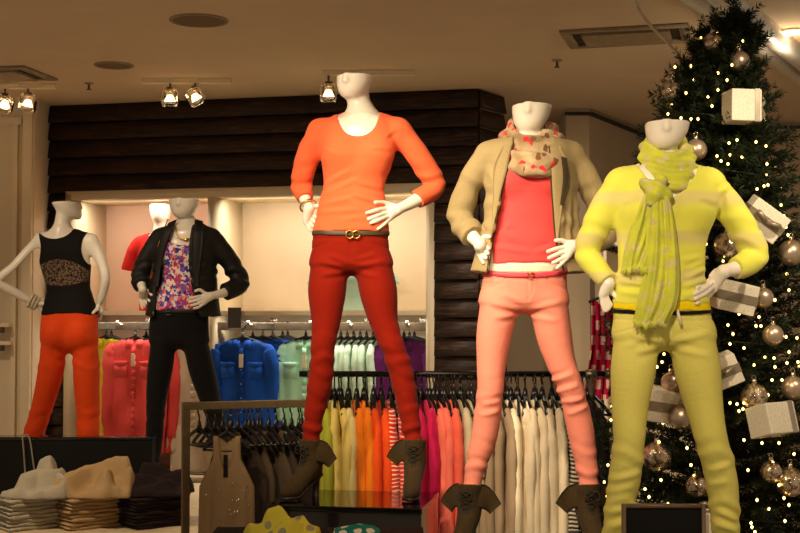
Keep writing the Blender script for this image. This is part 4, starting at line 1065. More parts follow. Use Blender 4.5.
for i, (A, B) in enumerate(((pA, pB), (pB, pC), ((at(735, 300, 9.5)[0], 9.5), pE))):
    L = math.hypot(B[0]-A[0], B[1]-A[1]); sbox('trim_%d' % (6+i), (-.01, -.03, H-.045), (L+.01, .0, H-.025), M['dark_gap'], Matrix.Translation((A[0], A[1], 0)) @ Matrix.Rotation(math.atan2(B[1]-A[1], B[0]-A[0]), 4, 'Z'))  # thin dark brown strip just under the ceiling
# white display unit behind the tree
t = empty('display_shelf_unit', (at(622, 300, 8.3)[0], 8.3, 0), 'white shelf unit against the far wall behind the yellow mannequin', 'shelf unit')
a0 = at(605, 290, 8.2); 
for py in (243, 291, 330): z = at(600, py, 8.2)[2]; box('shelf', (-.12, -.15, z-.02), (.5, .2, z+.02), M['white_paint'], t)
box('back_panel', (-.12, .2, 0), (.5, .22, at(600, 236, 8.2)[2]), M['white_paint'], t); box('side_panel', (-.14, -.15, 0), (-.12, .22, at(600, 236, 8.2)[2]), M['white_paint'], t); box('side_panel', (.5, -.15, 0), (.52, .22, at(600, 236, 8.2)[2]), M['white_paint'], t)
# ---- ceiling fittings
def ceil_pt(px, py): d = depth_at(py, H); return at(px, py, d)
for (px, py, r, lab) in ((199, 20, .14, 'larger round ceiling speaker grille, nearer the front'), (114, 65, .11, 'smaller round ceiling speaker grille, near the boarded wall')):
    p = ceil_pt(px, py); t = empty('ceiling_speaker', (p[0], p[1], H), lab, 'speaker', 'round ceiling speakers')
    link('rim', Acc().lathe([(r, 0), (r, -.006), (r-.012, -.008), (r-.014, -.004)], ns=36).mesh('rim'), M['vent_grey'], t)
    link('grille', Acc().lathe([(r-.013, -.004), (r*.5, -.006), (0.001, -.006)], ns=36).mesh('grille'), plain('speaker_grille', (120, 100, 74), .8, 0, .2, 0, .001, 200), t)
for (px, py, lab) in ((89, 83, 'small ceiling sprinkler above the boarded wall at left'), (557, 60, 'small ceiling sprinkler in front of the ceiling vent')):
    p = ceil_pt(px, py); t = empty('sprinkler', (p[0], p[1], H), lab, 'sprinkler', 'ceiling sprinklers')
    link('escutcheon', Acc().lathe([(.03, 0), (.028, -.005), (.008, -.009)]).mesh('e'), M['vent_grey'], t)
    link('head', Acc().lathe([(.007, -.005), (.007, -.035), (.016, -.038), (.016, -.042), (.001, -.043)]).mesh('h'), M['grey_metal'], t)
# ceiling vent (rotated rectangular diffuser)
c = [ceil_pt(*q) for q in ((551, 30), (680, 22.5), (693, 39), (586, 47.5))]
cx = sum(q[0] for q in c)/4; cy = sum(q[1] for q in c)/4
w_ = math.hypot(c[1][0]-c[0][0], c[1][1]-c[0][1]); ang = math.atan2(c[1][1]-c[0][1], c[1][0]-c[0][0]); h_ = math.hypot(c[3][0]-c[0][0], c[3][1]-c[0][1])*.86
def vent(loc, w, h, ang, lab):
    t = empty('ceiling_vent', loc, lab, 'vent', 'ceiling vents', ang); x, y = w/2, h/2; e = .05
    a = Acc(); a.box((-x, -y, -.014), (x, -y+e, 0)).box((-x, y-e, -.014), (x, y, 0)).box((-x, -y+e, -.014), (-x+e, y-e, 0)).box((x-e, -y+e, -.014), (x, y-e, 0))
    link('frame', a.mesh('frame', False), M['vent_grey'], t)
    box('duct_opening', (-x+e, -y+e, -.003), (x-e, y-e, -.001), M['dark_gap'], t, bevel=0)
    box('diffuser_panel', (-x+e+.045, -y+e+.03, -.022), (x-e-.045, y-e-.03, -.006), M['vent_grey'], t)
vent((cx, cy, H), w_, h_, ang, 'rectangular ceiling vent with a recessed panel, above the scarved mannequin')
p = ceil_pt(-8, 74); vent((p[0], p[1], H), .62, .42, -.2, 'rectangular ceiling vent cut by the left edge of the picture')
# track lights with glass-jar heads
M['jar_glass'] = glass('lamp_jar_glass', (255, 246, 230), .02); M['bulb'] = emit('lamp_bulb_glow', (255, 214, 150), 16); M['lamp_face'] = emit('lamp_reflector_glow', (255, 222, 170), 5)
def track(p0, p1, y, heads, lab, tilt=0):
    A = ceil_pt(p0, y); d = A[1]; B = at(p1, y, d); c = (A+B)/2
    t = empty('track_light', (c[0], d, H), lab, 'track light', 'ceiling track lights')
    L = (B[0]-A[0])/2
    box('rail', (-L, -.018, -.03), (L, .018, 0), M['white_paint'], t); box('feed_plate', (-.07, -.035, -.012), (.07, .035, 0), M['white_paint'], t)
    for (px, py, tx, ty) in heads:
        q = at(px, py, d); x = q[0]-c[0]; z = q[2]-H
        h = bpy.data.objects.new('lamp_head', None); COL.objects.link(h); h.empty_display_size = .02; h.parent = t; h.location = (x, 0, z)
        zz = -z-.03
        st = link('lamp_head', Acc().tube([(0, 0, zz), (0, 0, .055)], .006).lathe([(.0, .06), (.022, .058), (.024, .03), (.0, .03)]).mesh('lamp_head'), M['grey_metal'], t, (x, 0, z)); bpy.data.objects.remove(h)
        R = Matrix.Rotation(tx, 4, 'X') @ Matrix.Rotation(ty, 4, 'Y')
        g = link('glass_jar', Acc().lathe([(.012, .05), (.040, .046), (.052, .03), (.055, -.04), (.048, -.056), (.045, -.056), (.051, -.038), (.048, .028), (.037, .042), (.012, .046)], ns=24).mesh('jar'), M['jar_glass'], st)
        g.rotation_euler = (tx, ty, 0)
        bl = link('bulb', Acc().sphere((0, 0, -.005), .015, 12, 8, (1, 1, 1.3)).mesh('bulb'), M['bulb'], st); 
        rf = link('reflector', Acc().lathe([(.016, .012), (.034, -.026), (.032, -.026), (.014, .012)], ns=20).mesh('reflector'), M['lamp_face'], st); rf.rotation_euler = (tx, ty, 0)
    return t
track(142, 231, 78.5, [(170, 97, .1, .0), (195, 96, .25, -.5)], 'track light with two jar lamps, above the two mannequins at the back')
track(-40, 56, 84, [(5, 103, .5, .4), (28, 102, .2, .25)], 'track light with two jar lamps, above the white panelled wall')
track(322, 415, 70.5, [(328.5, 92, .1, .0)], 'track light with one jar lamp, behind the orange mannequin head')
# ceiling bulkhead with bright metal moulding, top right
A = ceil_pt(705, -4); B = ceil_pt(812, 78); ang = math.atan2(B[1]-A[1], B[0]-A[0]); L = math.hypot(B[0]-A[0], B[1]-A[1])
MB_ = Matrix.Translation((A[0], A[1], 0)) @ Matrix.Rotation(ang, 4, 'Z')
M['moulding'] = plain('polished_moulding', (226, 218, 204), .30, .35)
a = Acc(); 
for (v0, v1, z0) in ((0, .05, .045), (-.06, -.0, .10), (-.20, -.13, .13)): a.box((-1.2, v0, H-z0), (L+.6, v1, H))
o = struct('trim_9', a.mesh('moulding', False), plain('polished_aluminium', (232, 226, 214), .38, .45)); o.matrix_world = MB_
a = Acc(); a.box((-1.2, -.13, H-.045), (L+.6, -.06, H)).box((-1.2, .05, H-.02), (L+.6, .075, H))  # gaps coloured dark so shade lines stand out between the bright steps
o = struct('trim_10', a.mesh('moulding_gap', False), plain('moulding_gap_dark', (92, 82, 68), .5)); o.matrix_world = MB_
o = sbox('ceiling_bulkhead', (-1.2, -2.6, H-.05), (L+.6, -.2, H), M['ceiling'], MB_)
p = at(793, 31, depth_at(31, H-.05)); t = empty('downlight', (p[0], p[1], H-.05), 'recessed downlight glowing in the bulkhead above the tree', 'downlight')
link('trim_ring', Acc().lathe([(.075, 0), (.075, -.008), (.052, -.010), (.05, 0)], ns=28).mesh('ring'), M['white_paint'], t); link('lamp', Acc().lathe([(.05, -.004), (.02, -.006), (.001, -.006)], ns=24).mesh('lamp'), emit('downlight_glow', (255, 226, 180), 12), t)
# ---- platforms
A = at(268, 500, 4.90); Bc = at(421, 503, 4.80)
box_top = .84
def rbox(name, lab, cat, cx, cy, w, d, z1, rz, mat, z0=0., group=None, bevel=.004):
    t = empty(name, (cx, cy, z0), lab, cat, group, rz)
    box('body', (-w/2, -d/2, 0), (w/2, d/2, z1-z0-.02), mat, t, bevel=bevel); box('top_panel', (-w/2-.004, -d/2-.004, z1-z0-.02), (w/2+.004, d/2+.004, z1-z0), mat, t, bevel=bevel); return t
rzb = math.atan2(Bc[1]-A[1], Bc[0]-A[0]); w = math.hypot(Bc[0]-A[0], Bc[1]-A[1]); dd = .44
cxy = (A[:2]+Bc[:2])/2+np.array((-math.sin(rzb), math.cos(rzb)))*dd/2
rbox('display_plinth', 'glossy black plinth under the mannequin in red trousers', 'plinth', cxy[0], cxy[1], w, dd, box_top, rzb, M['black_gloss'], group='display plinths')
p2 = at(528, 500, 4.89); rbox('display_plinth', 'black plinth under the mannequin in salmon pink trousers', 'plinth', p2[0], 4.87, .62, .44, .685, 0, M['black_gloss'], group='display plinths')
p3 = at(668, 500, 4.32); rbox('display_plinth', 'black plinth under the yellow mannequin', 'plinth', p3[0], 4.30, .62, .5, .53, 0, M['black_gloss'], group='display plinths')
# big cream table-height platform at left that carries the two rear mannequins and the folded trousers
xl = -3.0; xr = at(196, 520, 6.15)[0]; zp = .53
t = empty('display_platform', ((xl+xr)/2, 7.0, 0), 'cream platform at left under the folded trousers and rear mannequins', 'platform'); w = (xr-xl)/2+.0
box('top_panel', (-w, -.88, zp-.05), (w+.35, .95, zp), M['cream'], t); box('base', (-w+.05, -.83, 0), (w+.3, .9, zp-.05), M['white_paint'], t)
# black riser behind the trousers
xr2 = at(152, 440, 6.95)[0]; zr = at(80, 437, 6.95)[2]
t = empty('display_riser', ((xl+xr2)/2, 7.0, zp), 'long low black riser behind the folded trousers', 'riser'); w = (xr2-xl)/2
box('front_panel', (-w, -.05, 0), (w, -.03, zr-zp-.015), M['black_matte'], t); box('top_panel', (-w, -.055, zr-zp-.015), (w+.003, .06, zr-zp), M['black_gloss'], t); box('side_panel', (w-.02, -.03, 0), (w, .055, zr-zp-.015), M['black_matte'], t)
q = [at(x, y, 6.89) for x, y in ((22, 437), (23.5, 448), (26, 462))]; q2 = [at(x, y, 6.885) for x, y in ((28, 437), (31, 446), (36, 461))]; q[2] = np.array((q[2][0]+.01, 6.89, .535)); q2[2] = np.array((q2[2][0]+.02, 6.885, .535))
a = Acc(); top = [at(22, 436.2, 6.935)+(0, 0, .006), at(28, 436.2, 6.935)+(0, 0, .006)]
a.tube(crom(np.array([q[2], q[1], q[0]+(0, 0, .004), top[0], top[1], q2[0]+(0, 0, .004), q2[1], q2[2]]), 5), .0045, 6)
o = link('drawstring', a.mesh('drawstring'), fabric('grey_cord', (150, 140, 122), .9)); tag(o, 'pale grey drawstring hanging over the black riser', 'cord')
# front table (below the frame) for the two polka-dot garments
zt_ = at(300, 538, 4.35)[2]
t = empty('display_table', (at(315, 530, 4.3)[0], 4.28, 0), 'low dark table in front under the polka-dot garments', 'table')
box('table_top', (-.36, -.3, zt_-.03), (.36, .3, zt_), M['black_matte'], t)
for sx in (-.32, .32):
    for sy in (-.26, .26): box('leg', (sx-.02, sy-.02, 0), (sx+.02, sy+.02, zt_-.03), M['black_metal'], t)
FT_Z = zt_
# framed black sign in front of the yellow mannequin
x0, x1 = at(622, 520, 3.98)[0], at(705, 520, 3.98)[0]; zs1 = at(660, 504, 3.98)[2]; zs0 = .53
t = empty('sign_board', ((x0+x1)/2, 3.98, zs0), 'blank black sign with a thin brown frame, standing before the yellow trousers', 'sign'); w = (x1-x0)/2; hh = zs1-zs0; fr = .011
a = Acc(); a.box((-w, -.01, 0), (-w+fr, .012, hh)).box((w-fr, -.01, 0), (w, .012, hh)).box((-w+fr, -.01, hh-fr), (w-fr, .012, hh)).box((-w+fr, -.01, 0), (w-fr, .012, fr))
link('frame', a.mesh('frame', False), plain('brown_sign_frame', (104, 84, 62), .45), t); box('panel', (-w+fr, -.004, fr), (w-fr, .008, hh-fr), M['black_matte'], t, bevel=0)
box('stand', (-.02, .012, 0), (.02, .02, hh*.6), M['black_metal'], t)
rbox('sign_plinth', 'narrow black block under the framed sign', 'plinth', (x0+x1)/2, 3.98, .3, .08, .53, 0, M['black_matte'], group=None)
# ---------------------------------------------------------------- hanging clothes
def garment(seed, w=.40, L=.66, th=.028, neck=.09, sleeves='long', drop=.05, fold=.007, nf=4, neckhole=True, slv=.05, straps=False, flare=1.0, cuff=None):
    """one hung top: body loft + two hanging sleeves. local X = across the shoulders, -Y = front, Z up, 0 = hanger shoulder line"""
    r = np.random.default_rng(seed); ph = r.uniform(0, 6.28, 8); n = 56; A = Acc()
    levels = [0.004, -.004, -.02, -.05, -.09, -.14, -.2, -.28, -.36, -.44, -.52, -.6, -.68, -.76, -.84, -.92, -1.0]
    levels = [z for z in levels if z > -L+.01]+[-L]
    V = []
    for li, z in enumerate(levels):
        d = -z
        if straps:
            hw = w/2*(.52 if d < .10 else .52+.48*min(1, (d-.10)/.08))*(1+(flare-1)*d/L)
        else:
            hw = (neck+(w/2-neck)*min(1, max(0, d+.004)/drop)**.8)*(1+(flare-1)*d/L) if d < drop else w/2*(1-.05*math.sin(PI*min(1, (d-drop)/(L*.6))))*(1+(flare-1)*d/L)
        t = th/2*(.35 if li == 0 else .75 if li == 1 else 1)*(1+.5*d/L)
        for k in range(n):
            a = 2*PI*k/n; cx = math.cos(a); sy = math.sin(a)
            x = hw*math.copysign(abs(cx)**.75, cx); y = t*math.copysign(abs(sy)**.6, sy)
            amp_ = fold*min(1, d/.12+.05)*(.5+.8*d/L)
            f = math.sin(x*nf*6.28/w+ph[0]+d*1.5)+.6*math.sin(x*nf*2.1*6.28/w+ph[1]+d*3)+.4*math.sin(d*14+ph[2]+x*10)
            y += amp_*f*(1 if sy > 0 else .9)
            z2 = z+(.004*math.sin(x*40+ph[3]) if li == len(levels)-1 else 0)
            if neckhole and li <= 2 and sy < 0: z2 -= .03*max(0, 1-(x/neck)**2) if abs(x) < neck else 0
            if straps and d < .12: z2 -= max(0, .13-d)*max(0, 1-(x/(hw*.62))**4)*(1 if sy < 0 else .7)
            V.append((x, y, z2))
    m = len(levels); Q = [(i*n+j, (i+1)*n+j, (i+1)*n+(j+1) % n, i*n+(j+1) % n) for i in range(m-1) for j in range(n)]
    T = []
    for i0, rev in ((0, False), ((m-1)*n, True)):
        c = len(V); V.append(tuple(np.mean(np.array(V[i0:i0+n]), 0)))
        for j in range(n): T.append((c, i0+j, i0+(j+1) % n) if not rev else (c, i0+(j+1) % n, i0+j))
    A.add(V, Q, T)
    if sleeves:
        sl = {'long': L*.86, 'short': .20, 'roll': .40}[sleeves]
        for s in (-1, 1):
            x0 = s*(w/2-.030); p = [(x0-s*.04, 0, -.045), (x0, 0, -.062), (x0+s*.018, -.006+.008*math.sin(ph[4]), -.12), (x0+s*(.022+.010*math.sin(ph[5]+s)), -.010, -.25), (x0+s*(.016+.012*math.sin(ph[6]+s)), -.012, -max(.3, sl*.75)), (x0+s*.010, -.014, -sl)]
            if sleeves == 'short': p = [(x0-s*.05, 0, -.028), (x0, 0, -.05), (x0+s*.02, -.004, -.10), (x0+s*.035, -.006, -.16), (x0+s*.045, -.006, -.2)]
            P = crom(np.array(p), 5); k = len(P); R = np.interp(np.linspace(0, 1, k), [0, .15, .5, 1], [.012, slv*.72, slv*.95, slv*.72])
            R = R*(1+.06*np.sin(np.arange(k)*1.3+ph[7])+.05*np.sin(np.arange(k)*2.7+ph[1]))
            if sleeves == 'roll': R[-3:] *= 1.12
            A.tube(P, R, 14, flat=((0, 1, 0), .52))
    return A.mesh('garment')
def hanger_meshes():
    A = Acc(); P = crom(np.array([(-.195, 0, -.052), (-.12, 0, -.018), (-.03, 0, .012), (0, 0, .020), (.03, 0, .012), (.12, 0, -.018), (.195, 0, -.052)]), 6)
    A.tube(P, .0085, 8, flat=((0, 1, 0), .8)); A.tube([(-.19, 0, -.052), (0, 0, -.058), (.19, 0, -.052)], .005, 6)
    hk = Acc(); t = np.linspace(math.radians(-40), math.radians(200), 16); c = .094
    pts = [(0, 0, .012), (0, 0, .055)]+[(.018*math.sin(a+PI/2-1.2)+.0, 0, 0) for a in []]
    arc = [(0.020*math.cos(a), 0, c+.0+.020*math.sin(a)) for a in np.linspace(math.radians(-90), math.radians(175), 16)]
    hk.tube(np.array(pts+arc), .0038, 6); A.tube([(0, 0, .0), (0, 0, .05)], [.016, .008], 8); return A.mesh('hanger_bar'), hk.mesh('hook')
HB, HK = hanger_meshes()
M['hook'] = plain('dark_hook_metal', (70, 62, 54), .25, .9); M['hanger'] = plain('black_hanger_plastic', (18, 16, 15), .35)
HANG0 = None; HOOK_UP = .1115     # rail centre is this far above the hanger origin
def hanger(loc, rz, label, group):
    global HANG0
    if HANG0 is None:
        t = link('clothes_hanger', HB, M['hanger']); link('hook', HK, M['hook'], t); HANG0 = t
    else: t = tree_copy(HANG0)
    t.location = loc; t.rotation_euler = (0, 0, rz); tag(t, label, 'hanger', group); return t
def hung(name, me, mat, loc, rz, label, cat, group):
    o = link(name, me, mat, None, (loc[0], loc[1], loc[2]), (0, 0, rz)); tag(o, label, cat, group); return o
def shirt_trim(o, mat, w=.40, tag_=True, pockets=True, fr=-.022):
    """collar, placket, pockets, price tag of a front-facing shirt"""
    for s in (-1, 1):
        V = [(s*.010, fr-.004, -.046), (s*.066, fr+.008, -.016), (s*.052, fr+.016, .004), (s*.016, fr+.006, -.004), (s*.056, fr-.010, -.064)]
        A = Acc(); nV = len(V); V2 = [(x, y+.005, z) for x, y, z in V]
        A.add(V+V2, [(0, 1, 2, 3), (nV+3, nV+2, nV+1, nV), (0, 3, nV+3, nV), (3, 2, nV+2, nV+3), (2, 1, nV+1, nV+2)], [(0, 4, 1), (nV, nV+1, nV+4), (0, nV, nV+4), (0, nV+4, 4), (4, nV+4, nV+1), (4, nV+1, 1)])
        link('collar', A.mesh('collar', False), mat, o)
    A = Acc(); 
    for i in range(12): A.box((-.013, fr-.010-.002*math.sin(i*1.3), -.05-(i+1)*.048), (.013, fr+.012, -.05-i*.048))
    pl = link('placket', A.mesh('placket', False), mat, o)
    A = Acc(); [A.sphere((0, fr-.012, -.10-i*.09), .0036, 8, 5, (1, .5, 1)) for i in range(6)]
    link('buttons', A.mesh('buttons'), M['white_jersey'], pl)
    if pockets:
        for s in (-1, 1):
            x = s*.092; A = Acc(); A.box((x-.045, fr-.010, -.245), (x+.045, fr+.016, -.15)); p = link('pocket', A.mesh('pocket', False), mat, o)
            A = Acc(); A.add([(x-.048, fr-.016, -.14), (x+.048, fr-.016, -.14), (x+.048, fr-.016, -.165), (x, fr-.016, -.185), (x-.048, fr-.016, -.165)]+[(a, fr+.01, c) for a, c in ((x-.048, -.14), (x+.048, -.14), (x+.048, -.165), (x, -.185), (x-.048, -.165))], [(i, (i+1) % 5, 5+(i+1) % 5, 5+i) for i in range(5)]+[(4, 3, 2, 1)], [(4, 1, 0)])
            link('flap', A.mesh('flap', False), mat, p)
    if tag_: box('price_tag', (-.012, fr-.020, -.175), (.016, fr-.017, -.09), M['white_paint'], o, bevel=.001)
def col(name, c, **k): M[name] = fabric(name, c, **k); return M[name]
def chiffon(name, c): return col(name, c, fold=.006, fscale=14, stretch=(3, 3, .6), var=.06)
# ---- far rail behind the two front mannequins
D2 = 5.62; xa, xb = at(318, 373, D2)[0], at(606, 375, D2)[0]; RZ = at(450, 374, D2)[2]
t = empty('clothes_rail', ((xa+xb)/2, D2, 0), 'dark pipe clothes rail crossing behind the red and pink trousers', 'clothes rail', 'clothes rails'); w = (xb-xa)/2
link('rail', Acc().tube([(-w-.08, 0, RZ), (w, 0, RZ)], .013, 12).mesh('rail'), M['black_metal'], t)
link('end_cap', Acc().lathe([(.0, -.015), (.02, -.015), (.022, 0), (.02, .015), (0, .015)]).mesh('cap'), M['grey_metal'], t, (w+.01, 0, RZ), (0, PI/2, 0))
for sx in (w-.065, -w-.02):
    link('upright', Acc().tube([(sx, 0, 0), (sx, 0, RZ-.01)], .014, 12).tube([(sx-.025, 0, RZ), (sx+.025, 0, RZ)], .019, 12).mesh('upright'), M['grey_metal'], t)
    box('foot', (sx-.02, -.16, 0), (sx+.02, .16, .03), M['black_metal'], t)
PAL = {'lime': (188, 190, 60), 'lemon': (238, 214, 118), 'paleyellow': (234, 218, 146), 'orange': (240, 128, 20), 'deeporange': (222, 76, 14), 'magenta': (206, 26, 84), 'coralpink': (246, 120, 100), 'salmon': (244, 106, 84), 'greylace': (176, 160, 130), 'taupelace': (160, 138, 110), 'ivory': (238, 222, 190), 'darkg': (30, 24, 22)}
for k, c in PAL.items(): chiffon(k, c)
M['redpattern'] = striped('red_white_zigzag', (206, 44, 26), (240, 214, 190), 62, .68, 2, .85, .035, .1)
M['knitstripe'] = striped('navy_white_stripe_knit', (46, 46, 58), (222, 206, 178), 58, .5, 2, .85, .004, .08)
# (column of its front edge, kind, label bits)
ROW = [(319, 'lime', 'lime green'), (328, 'lemon', 'lemon yellow'), (335, 'lemon', 'lemon yellow'), (343, 'paleyellow', 'pale yellow'), (351, 'orange', 'bright orange'), (360, 'orange', 'bright orange'), (369, 'deeporange', 'deep orange'), (377, 'deeporange', 'deep orange'), (386, 'redpattern', 'red-white zigzag'), (394, 'redpattern', 'red-white zigzag'), (402, 'magenta', 'magenta'), (413, 'magenta', 'magenta'), (424, 'magenta', 'magenta'), (431, 'coralpink', 'coral pink'), (440, 'coralpink', 'coral pink'), (449, 'salmon', 'salmon'), (458, 'greylace', 'grey lace'), (467, 'greylace', 'grey lace'), (478, 'taupelace', 'taupe lace'), (488, 'taupelace', 'taupe lace'), (498, 'taupelace', 'taupe lace'), (508, 'ivory', 'ivory'), (517, 'ivory', 'ivory'), (526, 'ivory', 'ivory'), (535, 'ivory', 'ivory'), (544, 'ivory', 'ivory'), (553, 'ivory', 'ivory'), (563, 'knitstripe', 'navy striped knit'), (572, 'knitstripe', 'navy striped knit'), (582, 'darkg', 'black'), (591, 'darkg', 'black')]
from collections import Counter
cnt = Counter(k for _, k, _ in ROW)
WHERE = {'lime': 'first garment at the left end of the far rail', 'paleyellow': 'hanging between lemon and orange tops on the far rail', 'redpattern': 'left of the right red trouser leg', 'salmon': 'hanging left of the grey lace tops on the far rail',
 'lemon': 'among the yellow tops hanging on the far rail', 'orange': 'next to the pale yellow top on the far rail', 'deeporange': 'between the orange tops and the zigzag top on the far rail', 'magenta': 'behind the right red trouser leg on the far rail', 'coralpink': 'right of the magenta tops on the far rail', 'greylace': 'behind the left pink trouser leg on the far rail', 'taupelace': 'seen between the pink trouser legs, left of the ivory tops', 'ivory': 'seen between the pink trouser legs on the far rail', 'knitstripe': 'right of the ivory tops, behind the right pink trouser leg', 'darkg': 'at the right end of the far rail'}
gz = RZ-HOOK_UP-.0
for i, (px, k, nm) in enumerate(ROW):
    d0 = D2-.20; x = at(px+4, 440, d0)[0]*1.0; loc = (x, D2, gz)
    rz = PI/2+random.uniform(-.06, .06)+.10
    same = cnt[k] > 1
    hung('blouse', garment(100+i, .40, .74, .040, .07, 'long' if k not in ('greylace',) else 'roll', .075, .008, 4, slv=.052), M[k], loc, rz, '%s top %s' % (nm, WHERE[k]), 'top', ('%s tops on the far rail' % nm) if same else 'tops on the far rail')
    hanger((x, D2, gz), rz, 'black hanger with chrome hook holding a top on the far rail', 'hangers with tops on the far rail')
for i in range(34):
    px = 324+i*8.1+random.uniform(-2, 2); x = at(px, 380, D2)[0]
    hanger((x, D2, gz), PI/2+random.uniform(-.15, .25), 'bare black hanger squeezed between the tops on the far rail', 'bare hangers on the far rail')
# ---- near rail at left, running away from us
E0 = at(186, 406, 5.5); E1 = at(316, 403, 5.69); E1[2] = E0[2]
dirr = (E1-E0); Lr = np.linalg.norm(dirr); ra1 = math.atan2(dirr[1], dirr[0])
t = empty('clothes_rail', (E0[0], E0[1], 0), 'square-tube bronze clothes rail at left, running back from its near upright', 'clothes rail', 'clothes rails', ra1); zr_ = E0[2]
for x in (0, Lr): box('upright', (x-.016, -.016, 0), (x+.016, .016, zr_-.016), M['bronze'], t); box('foot', (x-.02, -.2, 0), (x+.02, .2, .03), M['bronze'], t)
box('rail', (-.016, -.016, zr_-.016), (Lr+.016, .016, zr_+.016), M['bronze'], t)
col('taupe', (142, 116, 82), var=.1); col('darkbrown', (52, 40, 30)); col('darkolive', (74, 60, 42))
gz1 = zr_-.016-.098
ws = ra1+PI/2+.32          # garments hang across the rail, turned a little to the room
for i in range(12):
    f = .14+i*.068; p = E0+dirr*f; rz = ws+random.uniform(-.08, .08)
    if i == 0:
        rz = .06
        p = at(227, 440, 5.33); 
        o = hung('sequin_camisole', garment(300, .215, .62, .036, .05, None, .08, .006, 3, straps=True, neckhole=False, flare=1.12), M['taupe'], (p[0], p[1], gz1), rz, 'taupe tank top with scattered sequins, front of the near rail', 'tank top', None)
        A = Acc(); r = np.random.default_rng(3)
        for _ in range(70): x = r.normal(.01, .045); z = -r.uniform(.16, .6); A.sphere((np.clip(x, -.09, .09), -.026-.006*math.sin(x*40), z), .0032, 6, 4, (1, .6, 1))
        link('sequins', A.mesh('sequins'), M['silver'], o, kind='stuff')
        box('neck_tag', (-.012, -.030, -.16), (.006, -.026, -.07), M['black_matte'], o, bevel=.001)
        hanger((p[0], p[1], gz1), rz, 'black hanger carrying the sequin tank top', None).scale = (.5, 1, 1)
        continue
    if i % 3 == 1: continue
    k = 'darkbrown' if i % 2 else 'darkolive'
    hung('camisole', garment(310+i, .27, .60, .034, .06, None, .08, .007, 3, straps=True), M[k], (p[0], p[1], gz1), rz, 'dark brown sleeveless top hanging behind the sequin tank on the near rail', 'top', 'dark tops on the near rail')
    hanger((p[0], p[1], gz1), rz, 'black hanger holding a dark top on the near rail', 'hangers with dark tops on the near rail').scale = (.62, 1, 1)
for i in range(15):
    p = E0+dirr*(.10+i*.059); hanger((p[0], p[1], gz1+.0), ws+random.uniform(-.2, .2), 'bare black hanger crowded on the near bronze rail', 'bare hangers on the near rail').scale = (.62, 1, 1)
# ---- shirts under the niche shelf, on short face-out arms
chiffon('cobalt', (22, 82, 186)); chiffon('coralshirt', (242, 88, 86)); chiffon('mint', (172, 226, 196)); chiffon('palemint', (206, 234, 212)); chiffon('purple', (92, 26, 92)); chiffon('yellowshirt', (244, 216, 52)); chiffon('whiteshirt', (236, 224, 200)); chiffon('seafoam', (100, 190, 140))
zr2_ = ZS-.075
def arm_rack(px, lab, group='face-out arms under the niche shelves'):
    u = wu(px); p = MW @ Vector((u, 0, 0)); t = empty('clothes_bracket', (p[0], p[1], zr2_), lab, 'clothes bracket', group, WA)
    link('arm', Acc().tube([(0, ND-.03, 0), (0, -.02, 0)], .009, 8).tube([(0, -.02, 0), (0, -.035, .02)], .009, 8).mesh('arm'), M['chrome'], t); box('plate', (-.03, ND-.035, -.04), (.03, ND-.02, .04), M['chrome'], t); return u
def shirts(px, mat, n, step, name, lab_front, lab_rest, grp, v0=.02, skew=.35, pockets=True, w=.40, L=.74, seed=500, sl='long', cat='shirt'):
    u = wuv(px, v0)
    for i in range(n):
        v = v0+i*step; uu = u+i*step*skew; p = MW @ Vector((uu, v, 0)); z = zr2_-.098
        rz = WA+random.uniform(-.05, .05)+(.0 if i == 0 else .03)
        o = hung(name, garment(seed+i, w, L, .034, .075, sl, .06, .006, 3, slv=.052), M[mat], (p[0], p[1], z), rz, lab_front if i == 0 else lab_rest, cat, grp if n > 1 else None)
        if i == 0: shirt_trim(o, M[mat], w, pockets=pockets)
        hanger((p[0], p[1], z), rz, 'black hanger holding a shirt under the niche shelf', 'hangers with shirts under the niche shelf')
arm_rack(120, 'chrome hanging arm in the left niche, holding coral and yellow shirts')
shirts(136, 'coralshirt', 5, .075, 'shirt', 'coral shirt with chest pockets and a price tag, left of the black trousers', 'coral shirt seen partly behind the black trousers', 'coral shirts in the left niche', .03, .55)
shirts(107, 'yellowshirt', 2, .05, 'shirt', 'front yellow shirt next to the orange trousers', 'second yellow shirt, behind the front yellow one', 'yellow shirts in the left niche', .16, .2, False, .34, .70, 520)
shirts(195, 'whiteshirt', 2, .06, 'shirt', 'front white shirt at the right end of the left niche', 'second white shirt, behind the front white one', 'white shirts in the left niche', .12, .4, False, .34, .86, 530)
arm_rack(250, 'chrome hanging arm with cobalt blue shirts, right of the small sign')
shirts(243, 'cobalt', 5, .07, 'shirt', 'foremost cobalt blue shirt with pockets and a price tag', 'cobalt blue shirt hanging behind the foremost blue one', 'cobalt shirts in the right niche', .0, .62, seed=540)
shirts(288, 'seafoam', 1, .05, 'shirt', 'sea green shirt just right of the cobalt shirts', '', '', .30, .3, False, .26, .62, 550)
arm_rack(312, 'chrome hanging arm with mint shirts, left of the red trousers')
shirts(306, 'mint', 3, .07, 'shirt', 'foremost mint shirt with chest pockets, left of the red trousers', 'mint shirt hanging behind the foremost mint one', 'mint shirts in the right niche', .06, .4, True, .36, .60, 560)
arm_rack(350, 'chrome hanging arm with pale mint tops between the red trouser legs')
for i in range(7):
    u = wuv(341+i*6.4, .22); p = MW @ Vector((u, .22, 0)); z = zr2_-.098; rz = WA+PI/2-.12+random.uniform(-.08, .08)
    hung('blouse', garment(580+i, .40, .62, .036, .07, 'roll', .08, .006, 4), M['palemint'], (p[0], p[1], z), rz, 'pale mint blouse in the row seen between the red trouser legs', 'blouse', 'pale mint blouses in the right niche')
    hanger((p[0], p[1], z), rz, 'black hanger holding a pale mint blouse', 'hangers with pale mint blouses')
arm_rack(408, 'chrome hanging arm with purple shirts at the right end of the niche')
